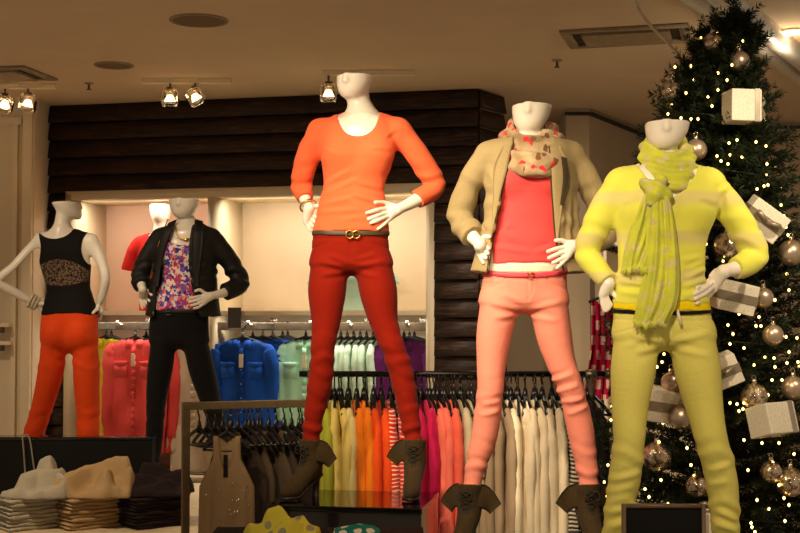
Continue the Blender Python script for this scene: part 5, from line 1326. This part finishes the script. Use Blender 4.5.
shirts(404, 'purple', 3, .08, 'shirt', 'foremost purple shirt, right of the red trousers', 'purple shirt hanging behind the foremost purple one', 'purple shirts in the right niche', .08, .2, False, .36, .62, 600)
# small dark sign holder on the niche divider
p = MW @ Vector((wu(238), -.06, ZS-.02)); t = empty('shelf_sign', tuple(p), 'small dark sign holder on the shelf edge left of the blue shirts', 'sign', None, WA)
box('panel', (-.045, -.004, -.075), (.045, .004, .055), plain('dark_sign_card', (58, 52, 44), .5), t); box('clip', (-.015, .004, -.0), (.015, .030, .016), M['grey_metal'], t)
# ---- busts with T-shirts on the niche shelves
def bust(px, mat, lab, vv=.2, tz=0, sh='short'):
    u = wuv(px, vv); p = MW @ Vector((u, vv, ZS+.014)); t = empty('torso_bust', tuple(p), lab, 'bust', 'T-shirt busts in the niche', WA)
    S = [(.0, 0, 0, .135, .085, .09), (.1, 0, 0, .130, .08, .085), (.2, 0, 0, .115, .075, .075), (.32, 0, 0, .13, .095, .08), (.42, 0, 0, .145, .085, .08), (.49, 0, .01, .12, .06, .065), (.52, 0, .01, .07, .05, .05)]
    fld = Field((-.24, -.16, -.01), (.24, .16, .80), .006); f, lo, hi = loft_sdf(S, -.006, 0, None, 2.2); fld.add(f, lo, hi)
    f, lo, hi = limb_sdf(np.array([(0, .012, .48), (0, .008, .62)]), np.array([.055, .045]), 3); fld.add(f, lo, hi, .04)
    f, lo, hi = loft_sdf([(.58, 0, .0, .03, .035, .03), (.615, 0, 0, .055, .065, .06), (.67, 0, 0, .068, .08, .08), (.72, 0, 0, .07, .085, .085)], 0, None, .715); fld.add(f, lo, hi, .02)
    V, Q = fld.mesh(); link('form', mesh_np('form', V, Q), M['skin'], t)
    fld = Field((-.30, -.18, -.05), (.30, .18, .56), .006); f, lo, hi = loft_sdf(S, .008, 0.0, None, 2.2); fld.add(f, lo, hi)
    for s in (-1, 1):
        f, lo, hi = limb_sdf(np.array([(s*.10, .0, .47), (s*.165, 0, .43), (s*.215, -.0, .30), (s*.222, -.0, .26)]), np.array([.045, .055, .056, .056]), 4, 1, [(np.array((s*.215, 0, .27)), np.array((s*.15, 0, -.99)))]); fld.add(f, lo, hi, .03)
    fld.cut(scoop(0, .54, .085, .075, .03)); fld.cut(scoop(0, .54, .075, .03))
    nf = fold_noise(7, 16, 7, (1.2, 1, 2)); V, Q = fld.mesh(lambda V, N: .006*nf(V)); link('t_shirt', mesh_np('tee', V, Q), mat, t); return t
col('redtee', (226, 40, 36)); col('minttee', (196, 232, 218))
bust(160, M['redtee'], 'white bust in a red T-shirt, behind the black jacket mannequin', .2)
b = bust(353, M['minttee'], 'white bust in a mint T-shirt, behind the red trousers', .2); b.scale = (1.12, 1.12, .62)
# ---- magenta printed scarf on a wall hook, between the pink and yellow trousers
D5 = 6.6; p = at(603, 303, D5); pb = at(603, 398, D5)
A = Acc(); hgt = p[2]-pb[2]; V = []; nu, nv = 41, 14
for sd in (0, 1):
    for i in range(nv):
        v = i/(nv-1)
        for j in range(nu):
            u = j/(nu-1)-.5; w = .10+.05*v
            V.append((u*w*2*.62+.012*math.sin(v*4), .018*math.sin(u*30+v)+.010*math.sin(u*70)+(.004 if sd else 0), -v*hgt-.012*math.cos(u*9)))
n = nu*nv; Q = []
for i in range(nv-1):
    for j in range(nu-1): k = i*nu+j; Q += [(k, k+nu, k+nu+1, k+1), (n+k, n+k+1, n+k+nu+1, n+k+nu)]
    for j in (0, nu-1): k = i*nu+j; Q.append((k, n+k, n+k+nu, k+nu))
def blocks():
    nt = NT('magenta_block_print'); base(nt, .85, 0, .2, .1); tc = nt.n('ShaderNodeTexCoord'); mp = nt.n('ShaderNodeMapping'); mp.inputs['Rotation'].default_value = (PI/2, 0, 0); mp.inputs['Scale'].default_value = (1, 1, 1); nt.l(tc.outputs['Object'], mp.inputs['Vector'])
    b = nt.n('ShaderNodeTexBrick'); b.inputs['Scale'].default_value = 1; b.inputs['Brick Width'].default_value = .05; b.inputs['Row Height'].default_value = .075; b.inputs['Mortar Size'].default_value = .014; b.inputs['Color1'].default_value = (*lin((240, 208, 190)), 1); b.inputs['Color2'].default_value = (*lin((240, 200, 190)), 1); b.inputs['Mortar'].default_value = (*lin((196, 22, 74)), 1); b.offset = .5
    nt.l(mp.outputs['Vector'], b.inputs['Vector']); nt.l(b.outputs['Color'], nt.b.inputs['Base Color']); return nt.m
o = link('hanging_scarf', A.add(V, Q).mesh('scarf'), blocks(), None, tuple(p)); tag(o, 'magenta and white block-print scarf hanging left of the yellow trousers', 'scarf')
t = empty('scarf_stand', (p[0], D5+.05, 0), 'thin dark stand carrying the magenta printed scarf', 'stand'); 
link('pole', Acc().tube([(0, 0, 0), (0, 0, p[2]+.03)], .010, 10).mesh('pole'), M['black_metal'], t); link('hook', Acc().tube([(-.07, -.05, p[2]+.004), (0, -.02, p[2]+.035), (.07, -.05, p[2]+.004)], .008, 8).mesh('hook'), M['black_metal'], t); box('base', (-.14, -.12, 0), (.14, .12, .02), M['black_metal'], t)
# ---- folded trousers
def folded(seed, w, d, th):
    """one folded pair: a U-folded cloth seen from its fold"""
    r = np.random.default_rng(seed); ph = r.uniform(0, 6, 4); prof = []
    h = th/2
    for y, z in ((d/2, 0), (-d/2+h, 0)): prof.append((y, z))
    for a in np.linspace(-PI/2, PI/2, 9)[1:-1]: prof.append((-d/2+h-h*math.cos(a)*1.0, h+h*math.sin(a)))
    prof += [(-d/2+h, th), (d/2, th), (d/2, th*.55), (-d/2+h*1.3, th*.53), (-d/2+h*1.3, th*.47), (d/2, th*.45)]
    prof = np.array(prof); n = len(prof); xs = np.linspace(-w/2, w/2, 15); V = []
    for x in xs:
        e = min(1, (w/2-abs(x))/.012); sq = .35+.65*math.sqrt(max(0, 1-(1-e)**2))
        for (y, z) in prof: V.append((x, y+.004*math.sin(x*30+ph[0]), th/2+(z-th/2)*sq+.0015*math.sin(x*40+ph[1]+y*20)))
    Q = [(i*n+j, i*n+(j+1) % n, (i+1)*n+(j+1) % n, (i+1)*n+j) for i in range(14) for j in range(n)]
    c = len(V); V += [tuple(np.mean(V[:n], 0)), tuple(np.mean(V[14*n:15*n], 0))]
    T = [(c, (j+1) % n, j) for j in range(n)]+[(c+1, 14*n+j, 14*n+(j+1) % n) for j in range(n)]
    return Acc().add(V, Q, T).mesh('folded')
def heap(seed, w, d, ridges, edge=.02, n=52, jag=.012):
    """rumpled cloth: closed height field; ridges = [(x0,y0,x1,y1,height,width)]"""
    r = np.random.default_rng(seed); nf = fold_noise(seed, 20, 8); nf2 = fold_noise(seed+3, 55, 7); xs = np.linspace(-1, 1, n); X, Y = np.meshgrid(xs, xs, indexing='ij')
    ang = np.arctan2(Y, X); 
    q = np.maximum(np.abs(X), np.abs(Y))+1e-9; rr = np.sqrt(X*X+Y*Y)+1e-9
    k = (q/rr)**.55
    px = X*k*w/2; py = Y*k*d/2; jg = 1+jag*4*np.sin(ang*5+seed)+jag*3*np.sin(ang*11+2*seed); px = px*jg; py = py*jg
    Z = np.full_like(px, edge)
    for (x0, y0, x1, y1, h, wd) in ridges:
        a = np.array((x0, y0)); b = np.array((x1, y1)); ab = b-a; t = np.clip(((px-a[0])*ab[0]+(py-a[1])*ab[1])/(ab@ab+1e-9), 0, 1)
        dist = np.hypot(px-a[0]-t*ab[0], py-a[1]-t*ab[1]); Z = np.maximum(Z, edge*.6+h*np.exp(-(dist/wd)**2*2.6)*(.80+.20*np.cos(dist*85+4*t+seed)))
    P3 = np.stack([px.ravel(), py.ravel(), Z.ravel()], 1); Z = Z+(.012*nf(P3)+.006*nf2(P3))*np.clip((Z-edge*.5)/.05, .25, 1)if False else Z+((.016*np.abs(nf(P3))+.007*nf2(P3))*1.0).reshape(Z.shape)
    Z = np.maximum(Z, .004); B = q > .99; Z[B] = np.maximum(.006, edge*.5)
    V = np.concatenate([np.stack([px, py, Z], -1).reshape(-1, 3), np.stack([px, py, np.zeros_like(px)], -1).reshape(-1, 3)]); N = n*n; Q = []
    I = np.arange(n-1)[:, None]*n+np.arange(n-1)[None]; q4 = np.stack([I, I+n, I+n+1, I+1], -1).reshape(-1, 4)
    sd = []
    for i in range(n-1):
        for a_, b_ in ((i, i+1), ((n-1)*n+i+1, (n-1)*n+i), ((i+1)*n, i*n), (i*n+n-1, (i+1)*n+n-1)): sd.append((a_, b_, N+b_, N+a_))
    return Acc().add(V, np.vstack([q4, q4[:, ::-1]+N, np.array(sd)])).mesh('heap')
col('stone', (190, 180, 158)); col('tan', (190, 158, 112)); col('plum', (40, 26, 28)); col('greystone', (182, 172, 150)); 
STK = [(27, 'stone', 'stone-white', 8, 6.30, 'leftmost stack of folded trousers', .30), (87, 'tan', 'tan', 8, 6.34, 'middle stack of folded trousers', .32), (150, 'plum', 'dark plum', 9, 6.36, 'right, dark stack of folded trousers', .32)]
PZ = .53
for px, mt, cn, nl, dd_, wh, w_ in STK:
    c = at(px, 510, dd_); th = .148/nl; rot = math.radians(38)
    for i in range(nl):
        o = link('folded_trousers', folded(700+i+int(px), w_*.86, w_*.70, th*.98), M[mt], None, (c[0]+random.uniform(-.006, .006), c[1]+random.uniform(-.006, .006), PZ+.001+i*th), (0, 0, rot+random.uniform(-.05, .05)))
        tag(o, '%s trousers folded flat in the %s' % (cn, wh), 'trousers', '%s folded trousers' % cn)
    top = PZ+nl*th+.002
    if mt == 'stone':
        o = link('rumpled_trousers', heap(41, .36, .32, [(.01, .04, .04, -.02, .175, .15), (-.05, -.08, .04, .0, .12, .10), (.02, .0, .13, -.10, .10, .09)]), M['stone'], None, (c[0]+.07, c[1]+.02, top)); tag(o, 'rumpled stone-white trousers thrown on top of the leftmost folded stack', 'trousers')
    elif mt == 'tan':
        o = link('rumpled_trousers', heap(46, .42, .34, [(-.02, .03, .13, -.01, .17, .13), (-.16, -.10, -.02, .02, .13, .10), (.02, .02, .06, -.12, .12, .09), (.13, 0, .16, -.08, .13, .07)]), M['tan'], None, (c[0]+.06, c[1]+.01, top)); tag(o, 'rumpled tan trousers thrown on top of the middle folded stack', 'trousers')
    else:
        o = link('rumpled_trousers', heap(49, .34, .30, [(-.06, .03, .10, .02, .13, .12), (-.1, -.08, .05, -.05, .09, .09)]), M['plum'], None, (c[0]+.03, c[1]+.02, top)); tag(o, 'rumpled dark plum trousers on top of the dark folded stack', 'trousers')
# ---- polka-dot garments on the front table
def dots(name, c, dc, sc=22.0, rr=.30):
    nt = NT(name); base(nt, .85, 0, .2, .1); v = nt.co((1, 1, .3)); vo = nt.n('ShaderNodeTexVoronoi', i_Scale=sc, i_Randomness=.35); nt.l(v, vo.inputs['Vector'])
    nt.l(nt.ramp(vo.outputs['Distance'], [(0, dc), (rr, dc), (rr+.03, c), (1, c)]), nt.b.inputs['Base Color']); return nt.m
p = at(283, 533, 4.38); o = link('polka_dot_garment', heap(61, .25, .24, [(-.03, .0, .02, -.02, .095, .08), (-.09, -.03, .09, -.02, .05, .06), (.05, .03, .09, -.02, .06, .05)], .015), dots('yellow_polka_print', (214, 204, 70), (150, 150, 120)), None, (p[0], 4.36, FT_Z)); tag(o, 'yellow polka-dot garment crumpled in front of the black plinth', 'garment', 'polka-dot garments')
p = at(357, 533, 4.38); o = link('polka_dot_garment', heap(66, .155, .2, [(-.05, .0, .05, .0, .035, .06), (.0, -.03, .04, .02, .03, .05)], .012), dots('teal_polka_print', (14, 118, 112), (226, 220, 200)), None, (p[0], 4.36, FT_Z)); tag(o, 'teal polka-dot garment lying low in front of the black plinth', 'garment', 'polka-dot garments')
# ---------------------------------------------------------------- decorated tree
DT = 4.98
M['needles'] = plain('fir_needles', (27, 38, 18), .6, 0, .3, 0, 0, 14); M['bark'] = plain('tree_bark', (60, 44, 30), .9, 0, .2, 0, .003, 40)
YS = np.array([5, 20, 40, 70, 100, 130, 160, 220, 300, 420, 533, 700.]); HW = np.array([5, 14, 27, 38, 52, 64, 76, 88, 98, 112, 124, 132.]); CX = np.array([737, 735, 730, 723, 719, 717, 716, 715, 715, 715, 715, 715.])
def prof(z):
    """trunk x and half width at height z"""
    py = 315-(z-CAMZ)*FPX/DT
    return at(np.interp(py, YS, CX), 300, DT)[0], np.interp(py, YS, HW)*DT/FPX
ztop = at(737, 6, DT)[2]; x0, _ = prof(.4)
tree = empty('christmas_tree', (x0, DT, 0), 'tall dark green decorated fir tree with lights, at the right', 'tree')
zs = np.linspace(.02, ztop-.02, 24); link('trunk', Acc().tube(np.array([(prof(z)[0]-x0, 0, z) for z in zs]), np.linspace(.055, .006, 24), 10).mesh('trunk'), M['bark'], tree)
link('stand', Acc().lathe([(.20, 0), (.20, .03), (.08, .06), (.07, .16), (.056, .17)]).mesh('stand'), M['black_metal'], tree)
r = np.random.default_rng(77); PB = []; TW = []           # twig segments: start, dir, length
nbr = 430
u_ = (np.arange(nbr)+.5)/nbr; 
zz_ = .35+(ztop-.06-.35)*(1-(1-u_)**1.0)
for i in range(nbr):
    z = .35+(ztop-.10-.35)*(1-(1-u_[i])**.62) if False else zz_[i]
    xc, hw = prof(z); th = i*2.39996+r.normal(0, .25); ln = hw*r.uniform(.74, 1.0)+.01
    d = np.array((math.cos(th), math.sin(th), 0)); up = .26+.5*max(0, (z-2.2)); b0 = np.array((xc-x0, 0, z-.25*ln))
    pts = [b0+d*ln*t+np.array((0, 0, ln*(up*t+.12*t*t-.10*t**3)))+r.normal(0, .006, 3)*t for t in np.linspace(0, 1, 7)]
    P = np.array(pts); PB.append(P)
    side = np.array((-d[1], d[0], 0))
    for k in range(6):
        a, b = P[k], P[k+1]; ax = (b-a)/np.linalg.norm(b-a)
        if k >= 1 or ln < .2: TW.append((a, ax, np.linalg.norm(b-a)*1.1))
        if k >= 1:
            for sgn in (-1, 1):
                tl = (.055+.10*(1-k/6))*min(1, ln/.35+.25)*r.uniform(.7, 1.2); dd = ax*.75+side*sgn*.75+np.array((0, 0, r.normal(.05, .25))); dd /= np.linalg.norm(dd); TW.append((a+(b-a)*r.uniform(0, 1), dd, tl))
    ax = P[-1]-P[-2]; ax /= np.linalg.norm(ax); TW.append((P[-1], ax, .06))
for k in range(26): TW.append((np.array((prof(ztop-.12+.012*k)[0]-x0, 0, ztop-.14+.013*k)), np.array((r.normal(.15, .45), r.normal(0, .45), 1.0)), .08))
A = Acc()
for P in PB[::1]: A.tube(P, np.linspace(.006, .002, 7), 4)
link('branches', A.mesh('branches'), M['bark'], tree)
S = np.array([t[0] for t in TW]); DD = np.array([t[1]/np.linalg.norm(t[1]) for t in TW]); LL = np.array([t[2] for t in TW])
NN = 34; n = len(S)
t = r.uniform(0, 1, (n, NN)); base_ = S[:, None]+DD[:, None]*(t*LL[:, None])[..., None]
q = r.normal(size=(n, NN, 3)); q -= (q*DD[:, None]).sum(-1, keepdims=True)*DD[:, None]; q /= np.linalg.norm(q, axis=-1, keepdims=True)
nd = DD[:, None]*.75+q*.8; nd /= np.linalg.norm(nd, axis=-1, keepdims=True); nl = r.uniform(.020, .034, (n, NN, 1)); wv = np.cross(nd, r.normal(size=(n, NN, 3))); wv /= np.linalg.norm(wv, axis=-1, keepdims=True)
tip = base_+nd*nl; mid = base_+nd*nl*.45; V = np.stack([base_, mid+wv*.0023, tip, mid-wv*.0023], 2).reshape(-1, 3); Q = np.arange(len(V)).reshape(-1, 4)
link('needles', mesh_np('needles', V, Q, False), M['needles'], tree)
# ---- light string: bulbs sit on the outer branches
LP = [(718, 27), (717, 33), (701, 38), (743, 41), (738, 48), (732, 65), (691, 66), (718, 73), (727, 80), (694, 80), (718, 90), (708, 97), (712, 106), (747, 14), (675, 67), (686, 93), (668, 114), (691, 119), (698, 119), (681, 118), (717, 156), (729, 143), (742, 157), (756, 142), (766, 146), (737, 140), (730, 155), (721, 161), (728, 164), (767, 164), (764, 186), (768, 185), (757, 189), (781, 205), (784, 216), (786, 227), (788, 235), (706, 244), (716, 242), (724, 239), (733, 239), (723, 261), (788, 251), (787, 274), (739, 314), (728, 325), (756, 326), (761, 326), (733, 334), (759, 317), (786, 337), (797, 338), (789, 290), (730, 344), (744, 348), (754, 365), (765, 357), (774, 358), (775, 367), (789, 352), (798, 362), (772, 380), (782, 380), (787, 363), (730, 403), (737, 404), (744, 403), (743, 409), (739, 411), (732, 356), (793, 387), (793, 413), (773, 463), (766, 471), (782, 477), (779, 485), (784, 498), (769, 509), (789, 505), (751, 523), (752, 527), (755, 532), (785, 521), (794, 454), (762, 443), (779, 443), (664, 354), (662, 362), (657, 367), (670, 370), (668, 378), (673, 380), (654, 407), (663, 417), (663, 423), (670, 417), (659, 442), (687, 448), (647, 452), (691, 465), (661, 480), (645, 489), (649, 497), (668, 504), (694, 476), (611, 420), (608, 465), (607, 496), (705, 200), (735, 215), (750, 230), (775, 300), (768, 395), (748, 470), (735, 490), (728, 452), (744, 440), (757, 500)]
def surf(px, py, k=.93):
    """point on the tree's outer branches seen at a pixel"""
    d = DT
    for _ in range(5):
        p = at(px, py, d); xc, hw = prof(p[2]); dx = np.clip((p[0]-xc)/(hw+1e-6), -.97, .97); d = DT-hw*math.sqrt(1-dx*dx)*k
    return at(px, py, d)
bp = [surf(*q, 1.04)-np.array((x0, DT, 0)) for q in LP]
M['fairy'] = emit('fairy_light_glow', (255, 206, 110), 8); M['wire'] = plain('dark_green_wire', (24, 36, 18), .6)
BM_ = Acc().sphere((0, 0, 0), .0043, 8, 6, (1, 1, 1.35)).mesh('bulb')
fs = empty('fairy_light_string', (x0, DT, 0), 'string of warm fairy lights wound over the fir tree', 'fairy lights')
order = sorted(range(len(bp)), key=lambda i: -bp[i][2])
bp = [bp[i] for i in order]
for p in bp[:100]: link('bulb', BM_, M['fairy'], fs, tuple(p))
rest = Acc(); 
for p in bp[100:]: rest.sphere(p, .0043, 8, 6, (1, 1, 1.35))
for _ in range(80):
    z = r.uniform(.5, ztop-.15); xc, hw = prof(z); th = r.uniform(.15, PI-.15); rest.sphere((xc-x0+hw*.93*math.cos(th), hw*.93*math.sin(th), z), .0043, 8, 6, (1, 1, 1.35))
o = link('bulbs_at_the_back', rest.mesh('bulbs'), M['fairy'], fs); o['kind'] = 'stuff'
W = [];  a_prev = None
for i in range(420):
    z = ztop-.1-(ztop-.6)*i/420; xc, hw = prof(z); th = i*.155; W.append((xc-x0+hw*.86*math.cos(th), hw*.86*math.sin(th), z))
link('cable', Acc().tube(np.array(W), .0018, 5).mesh('cable'), M['wire'], fs)
# power cable from the ceiling
q = [(634, -2, 5.2), (640, 12, 5.2), (650, 25, 5.16), (662, 37, 5.12), (672, 48, 5.08), (680, 58, 5.04), (684, 70, 4.98)]
P = np.array([at(*c) for c in q]); top = P[0].copy(); P = np.vstack([[(P[0][0]-.12, 5.22, H)], [(P[0][0]-.05, 5.21, (H+P[0][2])/2+.02)], P])
o = link('power_cable', Acc().tube(crom(P, 6), .0065, 8).mesh('power_cable'), plain('white_cable', (214, 204, 180), .5)); tag(o, 'white power cable looping from the ceiling down to the fir tree', 'cable')
# ---- baubles
def mercury():
    nt = NT('mercury_glass_bauble'); base(nt, .10, .9, .6); v = nt.co(); n = nt.n('ShaderNodeTexNoise', i_Scale=40.0, i_Detail=5.0, i_Roughness=.7); nt.l(v, n.inputs['Vector'])
    nt.l(nt.ramp(n.outputs['Fac'], [(.40, (120, 98, 74)), (.5, (216, 200, 176)), (.62, (236, 224, 206))]), nt.b.inputs['Base Color']); nt.l(nt.bump(n.outputs['Fac'], .004), nt.b.inputs['Normal']); return nt.m
M['mercury'] = mercury(); M['satin'] = plain('satin_silver_bauble', (196, 176, 154), .34, .75)
BAU = [(713, 43, 10.5, 'mercury', 'mottled silver glass bauble near the tree top'), (739, 61, 10.5, 'satin', 'satin silver bauble just above the topmost gift box'), (671, 91, 11, 'mercury', 'mottled glass bauble sticking out at the upper left of the tree'), (696, 150, 11, 'satin', 'satin silver bauble beside the neck of the yellow mannequin'), (727, 246, 14, 'mercury', 'mottled glass bauble framed by the crook of the yellow arm'), (763, 298, 10.5, 'satin', 'satin silver bauble just right of the gift box at the yellow hip'), (773, 335, 10.5, 'satin', 'satin bauble below the satin one at hip height, right side of the tree'), (754, 397, 14, 'mercury', 'large mottled glass bauble above the lowest white gift box'), (671, 382, 10, 'satin', 'small satin bauble highest between the yellow trouser legs'), (682, 417, 13, 'satin', 'satin bauble touching the right yellow knee, between the legs'), (657, 457, 15, 'mercury', 'large mottled bauble lowest left between the yellow trouser legs'), (697, 486, 11.5, 'mercury', 'small mottled bauble at the right yellow shin, above the framed sign'), (791, 253, 13, 'satin', 'satin bauble at the right edge, level with the yellow elbow'), (793, 388, 12, 'satin', 'satin bauble at the right edge, above the lowest gift box'), (790, 482, 15, 'mercury', 'mottled bauble at the lower right edge of the tree'), (771, 472, 11, 'mercury', 'mottled bauble left of the one at the lower right edge')]
for px, py, rp, mt, lab in BAU:
    p = surf(px, py, 1.0); rad = rp*p[1]/FPX
    o = link('bauble', Acc().sphere((0, 0, 0), rad, 28, 18).mesh('bauble'), M[mt], None, tuple(p)); tag(o, lab, 'bauble', 'tree baubles')
    link('cap', Acc().lathe([(.0, rad+.014), (.009, rad+.012), (.010, rad-.002), (.001, rad-.002)], ns=12).mesh('cap'), M['silver'], o)
    th = np.linspace(0, 2*PI, 13)[:-1]; link('loop', Acc().tube(np.stack([.007*np.cos(th), 0*th, rad+.019+.007*np.sin(th)], 1), .0012, 5, True).mesh('loop'), M['silver'], o)
# ---- white gift boxes tied with grey ribbon
M['gift'] = plain('white_glitter_box', (236, 228, 206), .55, 0, .5, .2, .001, 160); M['ribbon'] = plain('grey_satin_ribbon', (150, 138, 116), .32, .35, .5, 0, .002, 50); M['ribbon_clear'] = plain('silver_ribbon', (190, 180, 160), .25, .6)
def gift(px, py, w, h, tilt, lab, yaw=0, pitch=0, band='h', bow=(1, 0, 0), k=1.16, d=.11, mt='ribbon'):
    p = surf(px, py, k); s = p[1]/FPX; t = empty('gift_box', tuple(p), lab, 'gift box', 'gift boxes on the tree'); t.rotation_euler = (pitch, tilt, yaw); w, h = w*s/2, h*s/2; dd = d/2
    b = box('box', (-w, -dd, -h), (w, dd, h), M['gift'], t, bevel=.005)
    e = .002
    if band == 'h': box('ribbon', (-w-e, -dd-e, -h*.30), (w+e, dd+e, h*.30), M[mt], t, bevel=.001)
    else: box('ribbon', (w*.52, -dd-e, -h-e), (w*.86, dd+e, h+e), M[mt], t, bevel=.001)
    c = np.array(bow)*np.array((w+.012, dd+.014, h+.012)); A = Acc()
    for a in (-1, 1):
        ax = np.array((0, .5, a)) if bow[0] else (np.array((a, 0, .3)) if bow[1] else np.array((a, .4, .0)))
        nn_ = np.array(bow, float); P = [c, c+ax*.022+nn_*.018, c+ax*.042+nn_*.012, c+ax*.040-nn_*.002, c+ax*.018-nn_*.004, c]
        A.tube(crom(np.array(P), 4), .009, 6, flat=(np.cross(ax, nn_)+1e-6, 1.0) if False else None)
    link('bow', A.mesh('bow'), M[mt], t); return t
gift(741.5, 107, 31, 32, .02, 'topmost white gift box on the tree, lit and square to view', .10, .0, 'v', (1, 0, 0), mt='ribbon_clear')
gift(763, 219, 40, 30, .62, 'white gift box tilted steeply, beside the yellow upper arm', .05, .25, 'h', (0, -1, 0))
gift(732, 296, 40, 30, .20, 'white gift box with grey ribbon right of the yellow hand', .25, .15, 'h', (1, 0, 0))
gift(717, 373, 42, 30, -.40, 'white gift box half hidden behind the right yellow thigh', -.1, .1, 'h', (0, -1, 0))
gift(772, 420, 36, 31, -.03, 'lowest white gift box on the right of the tree', .45, -.25, 'v', (1, 0, 0), mt='ribbon_clear')
gift(660, 404, 40, 32, .16, 'white gift box seen between the yellow trouser legs', .3, .2, 'h', (1, 0, 0), 1.03)
gift(714, 526, 18, 26, .0, 'small white gift box at the bottom, right of the framed sign', .1, 0, 'v', (0, 0, 1), 1.0, .08)
# ---------------------------------------------------------------- light
WARM = (1.0, .79, .54)
def spot(name, loc, tgt, energy, size=.8, col=WARM, blend=.7, rad=.05):
    l = bpy.data.lights.new(name, 'SPOT'); l.energy = energy; l.spot_size = size; l.spot_blend = blend; l.color = col; l.shadow_soft_size = rad
    o = bpy.data.objects.new(name, l); COL.objects.link(o); o.location = loc
    o.rotation_euler = (Vector(tgt)-Vector(loc)).to_track_quat('-Z', 'Y').to_euler(); return o
def area(name, loc, rot, sx, sy, energy, col=WARM):
    l = bpy.data.lights.new(name, 'AREA'); l.shape = 'RECTANGLE'; l.size = sx; l.size_y = sy; l.energy = energy; l.color = col
    o = bpy.data.objects.new(name, l); COL.objects.link(o); o.location = loc; o.rotation_euler = rot; return o
w = bpy.data.worlds.new('shop_surroundings'); SC.world = w; w.use_nodes = True
bg = w.node_tree.nodes['Background']; bg.inputs[0].default_value = (1.0, .83, .64, 1); bg.inputs[1].default_value = .26
SC.view_settings.exposure = 0
# ceiling spots over the window, aimed at mannequins and clothes, with two added fills
spot('spot_orange', (-1.3, 3.1, 2.88), (-.25, 5.1, 2.0), 240, .85)
spot('spot_khaki', (-.6, 2.9, 2.88), (.40, 4.9, 1.75), 165, .75)
spot('spot_yellow', (.1, 2.2, 2.88), (.85, 4.3, 1.65), 170, .75)
spot('spot_yellow_side', (2.3, 3.0, 2.88), (1.0, 4.3, 1.3), 30, .6)
spot('spot_rear_black', (-1.6, 5.7, 2.88), (-1.25, 7.35, 1.6), 60, .8)
spot('spot_rear_back', (-2.7, 5.7, 2.88), (-2.0, 7.35, 1.6), 70, .8)
spot('fill_trousers', (-2.0, 5.0, 2.88), (-1.6, 6.3, .7), 120, .8)  # added fill lamp, out of view, lifting the folded trousers
spot('fill_gifts', (1.7, 3.2, 2.88), (1.40, 4.7, 2.0), 120, .8)  # added lamp, out of view, that brightens the gift boxes
spot('spot_rail', (-.3, 4.0, 2.88), (.25, 5.5, .9), 70, 1.0)
spot('spot_boots', (-.5, 3.0, 2.88), (.0, 4.9, .9), 50, .7)
# niche strip lights (slim fixtures at the front of each bay)
for u0, u1, e in ((UN0+.045, UD-.02, 4), (UD+.03, UN1-.05, 7)):
    p = MW @ Vector(((u0+u1)/2, .08, ZT-.052)); area('niche_strip', tuple(p), (0.25, 0, WA), (u1-u0)*.9, .05, e, (1, .86, .68))
    p = MW @ Vector(((u0+u1)/2, -.0, ZS-.02)); area('shelf_strip', tuple(p), (0.1, 0, WA), (u1-u0)*.9, .03, e*.7, (1, .86, .68))

# unseen lamps added over the open floor so its bounce brightens the ceiling
for i, (x, y, e) in enumerate(((-3.4, 3.4, 170), (3.4, 3.2, 170), (-1.2, .6, 170), (1.4, .6, 170), (2.6, 7.6, 200), (.9, 7.2, 130), (-4.4, 6.2, 120))):
    spot('floor_bounce_fill_%d' % i, (x, y, 2.9), (x, y, 0), e*.68, 1.9, (1, .86, .70), .8, .08)
p = at(793, 31, depth_at(31, H-.05)); l = bpy.data.lights.new('bulkhead_downlight', 'POINT'); l.energy = 4; l.color = WARM; l.shadow_soft_size = .04
o = bpy.data.objects.new('bulkhead_downlight', l); COL.objects.link(o); o.location = (p[0], p[1], H-.24)
spot('wall_washer', (.9, 7.0, 2.88), (1.3, 8.9, 1.0), 45, 1.5, (1, .86, .70), 1)
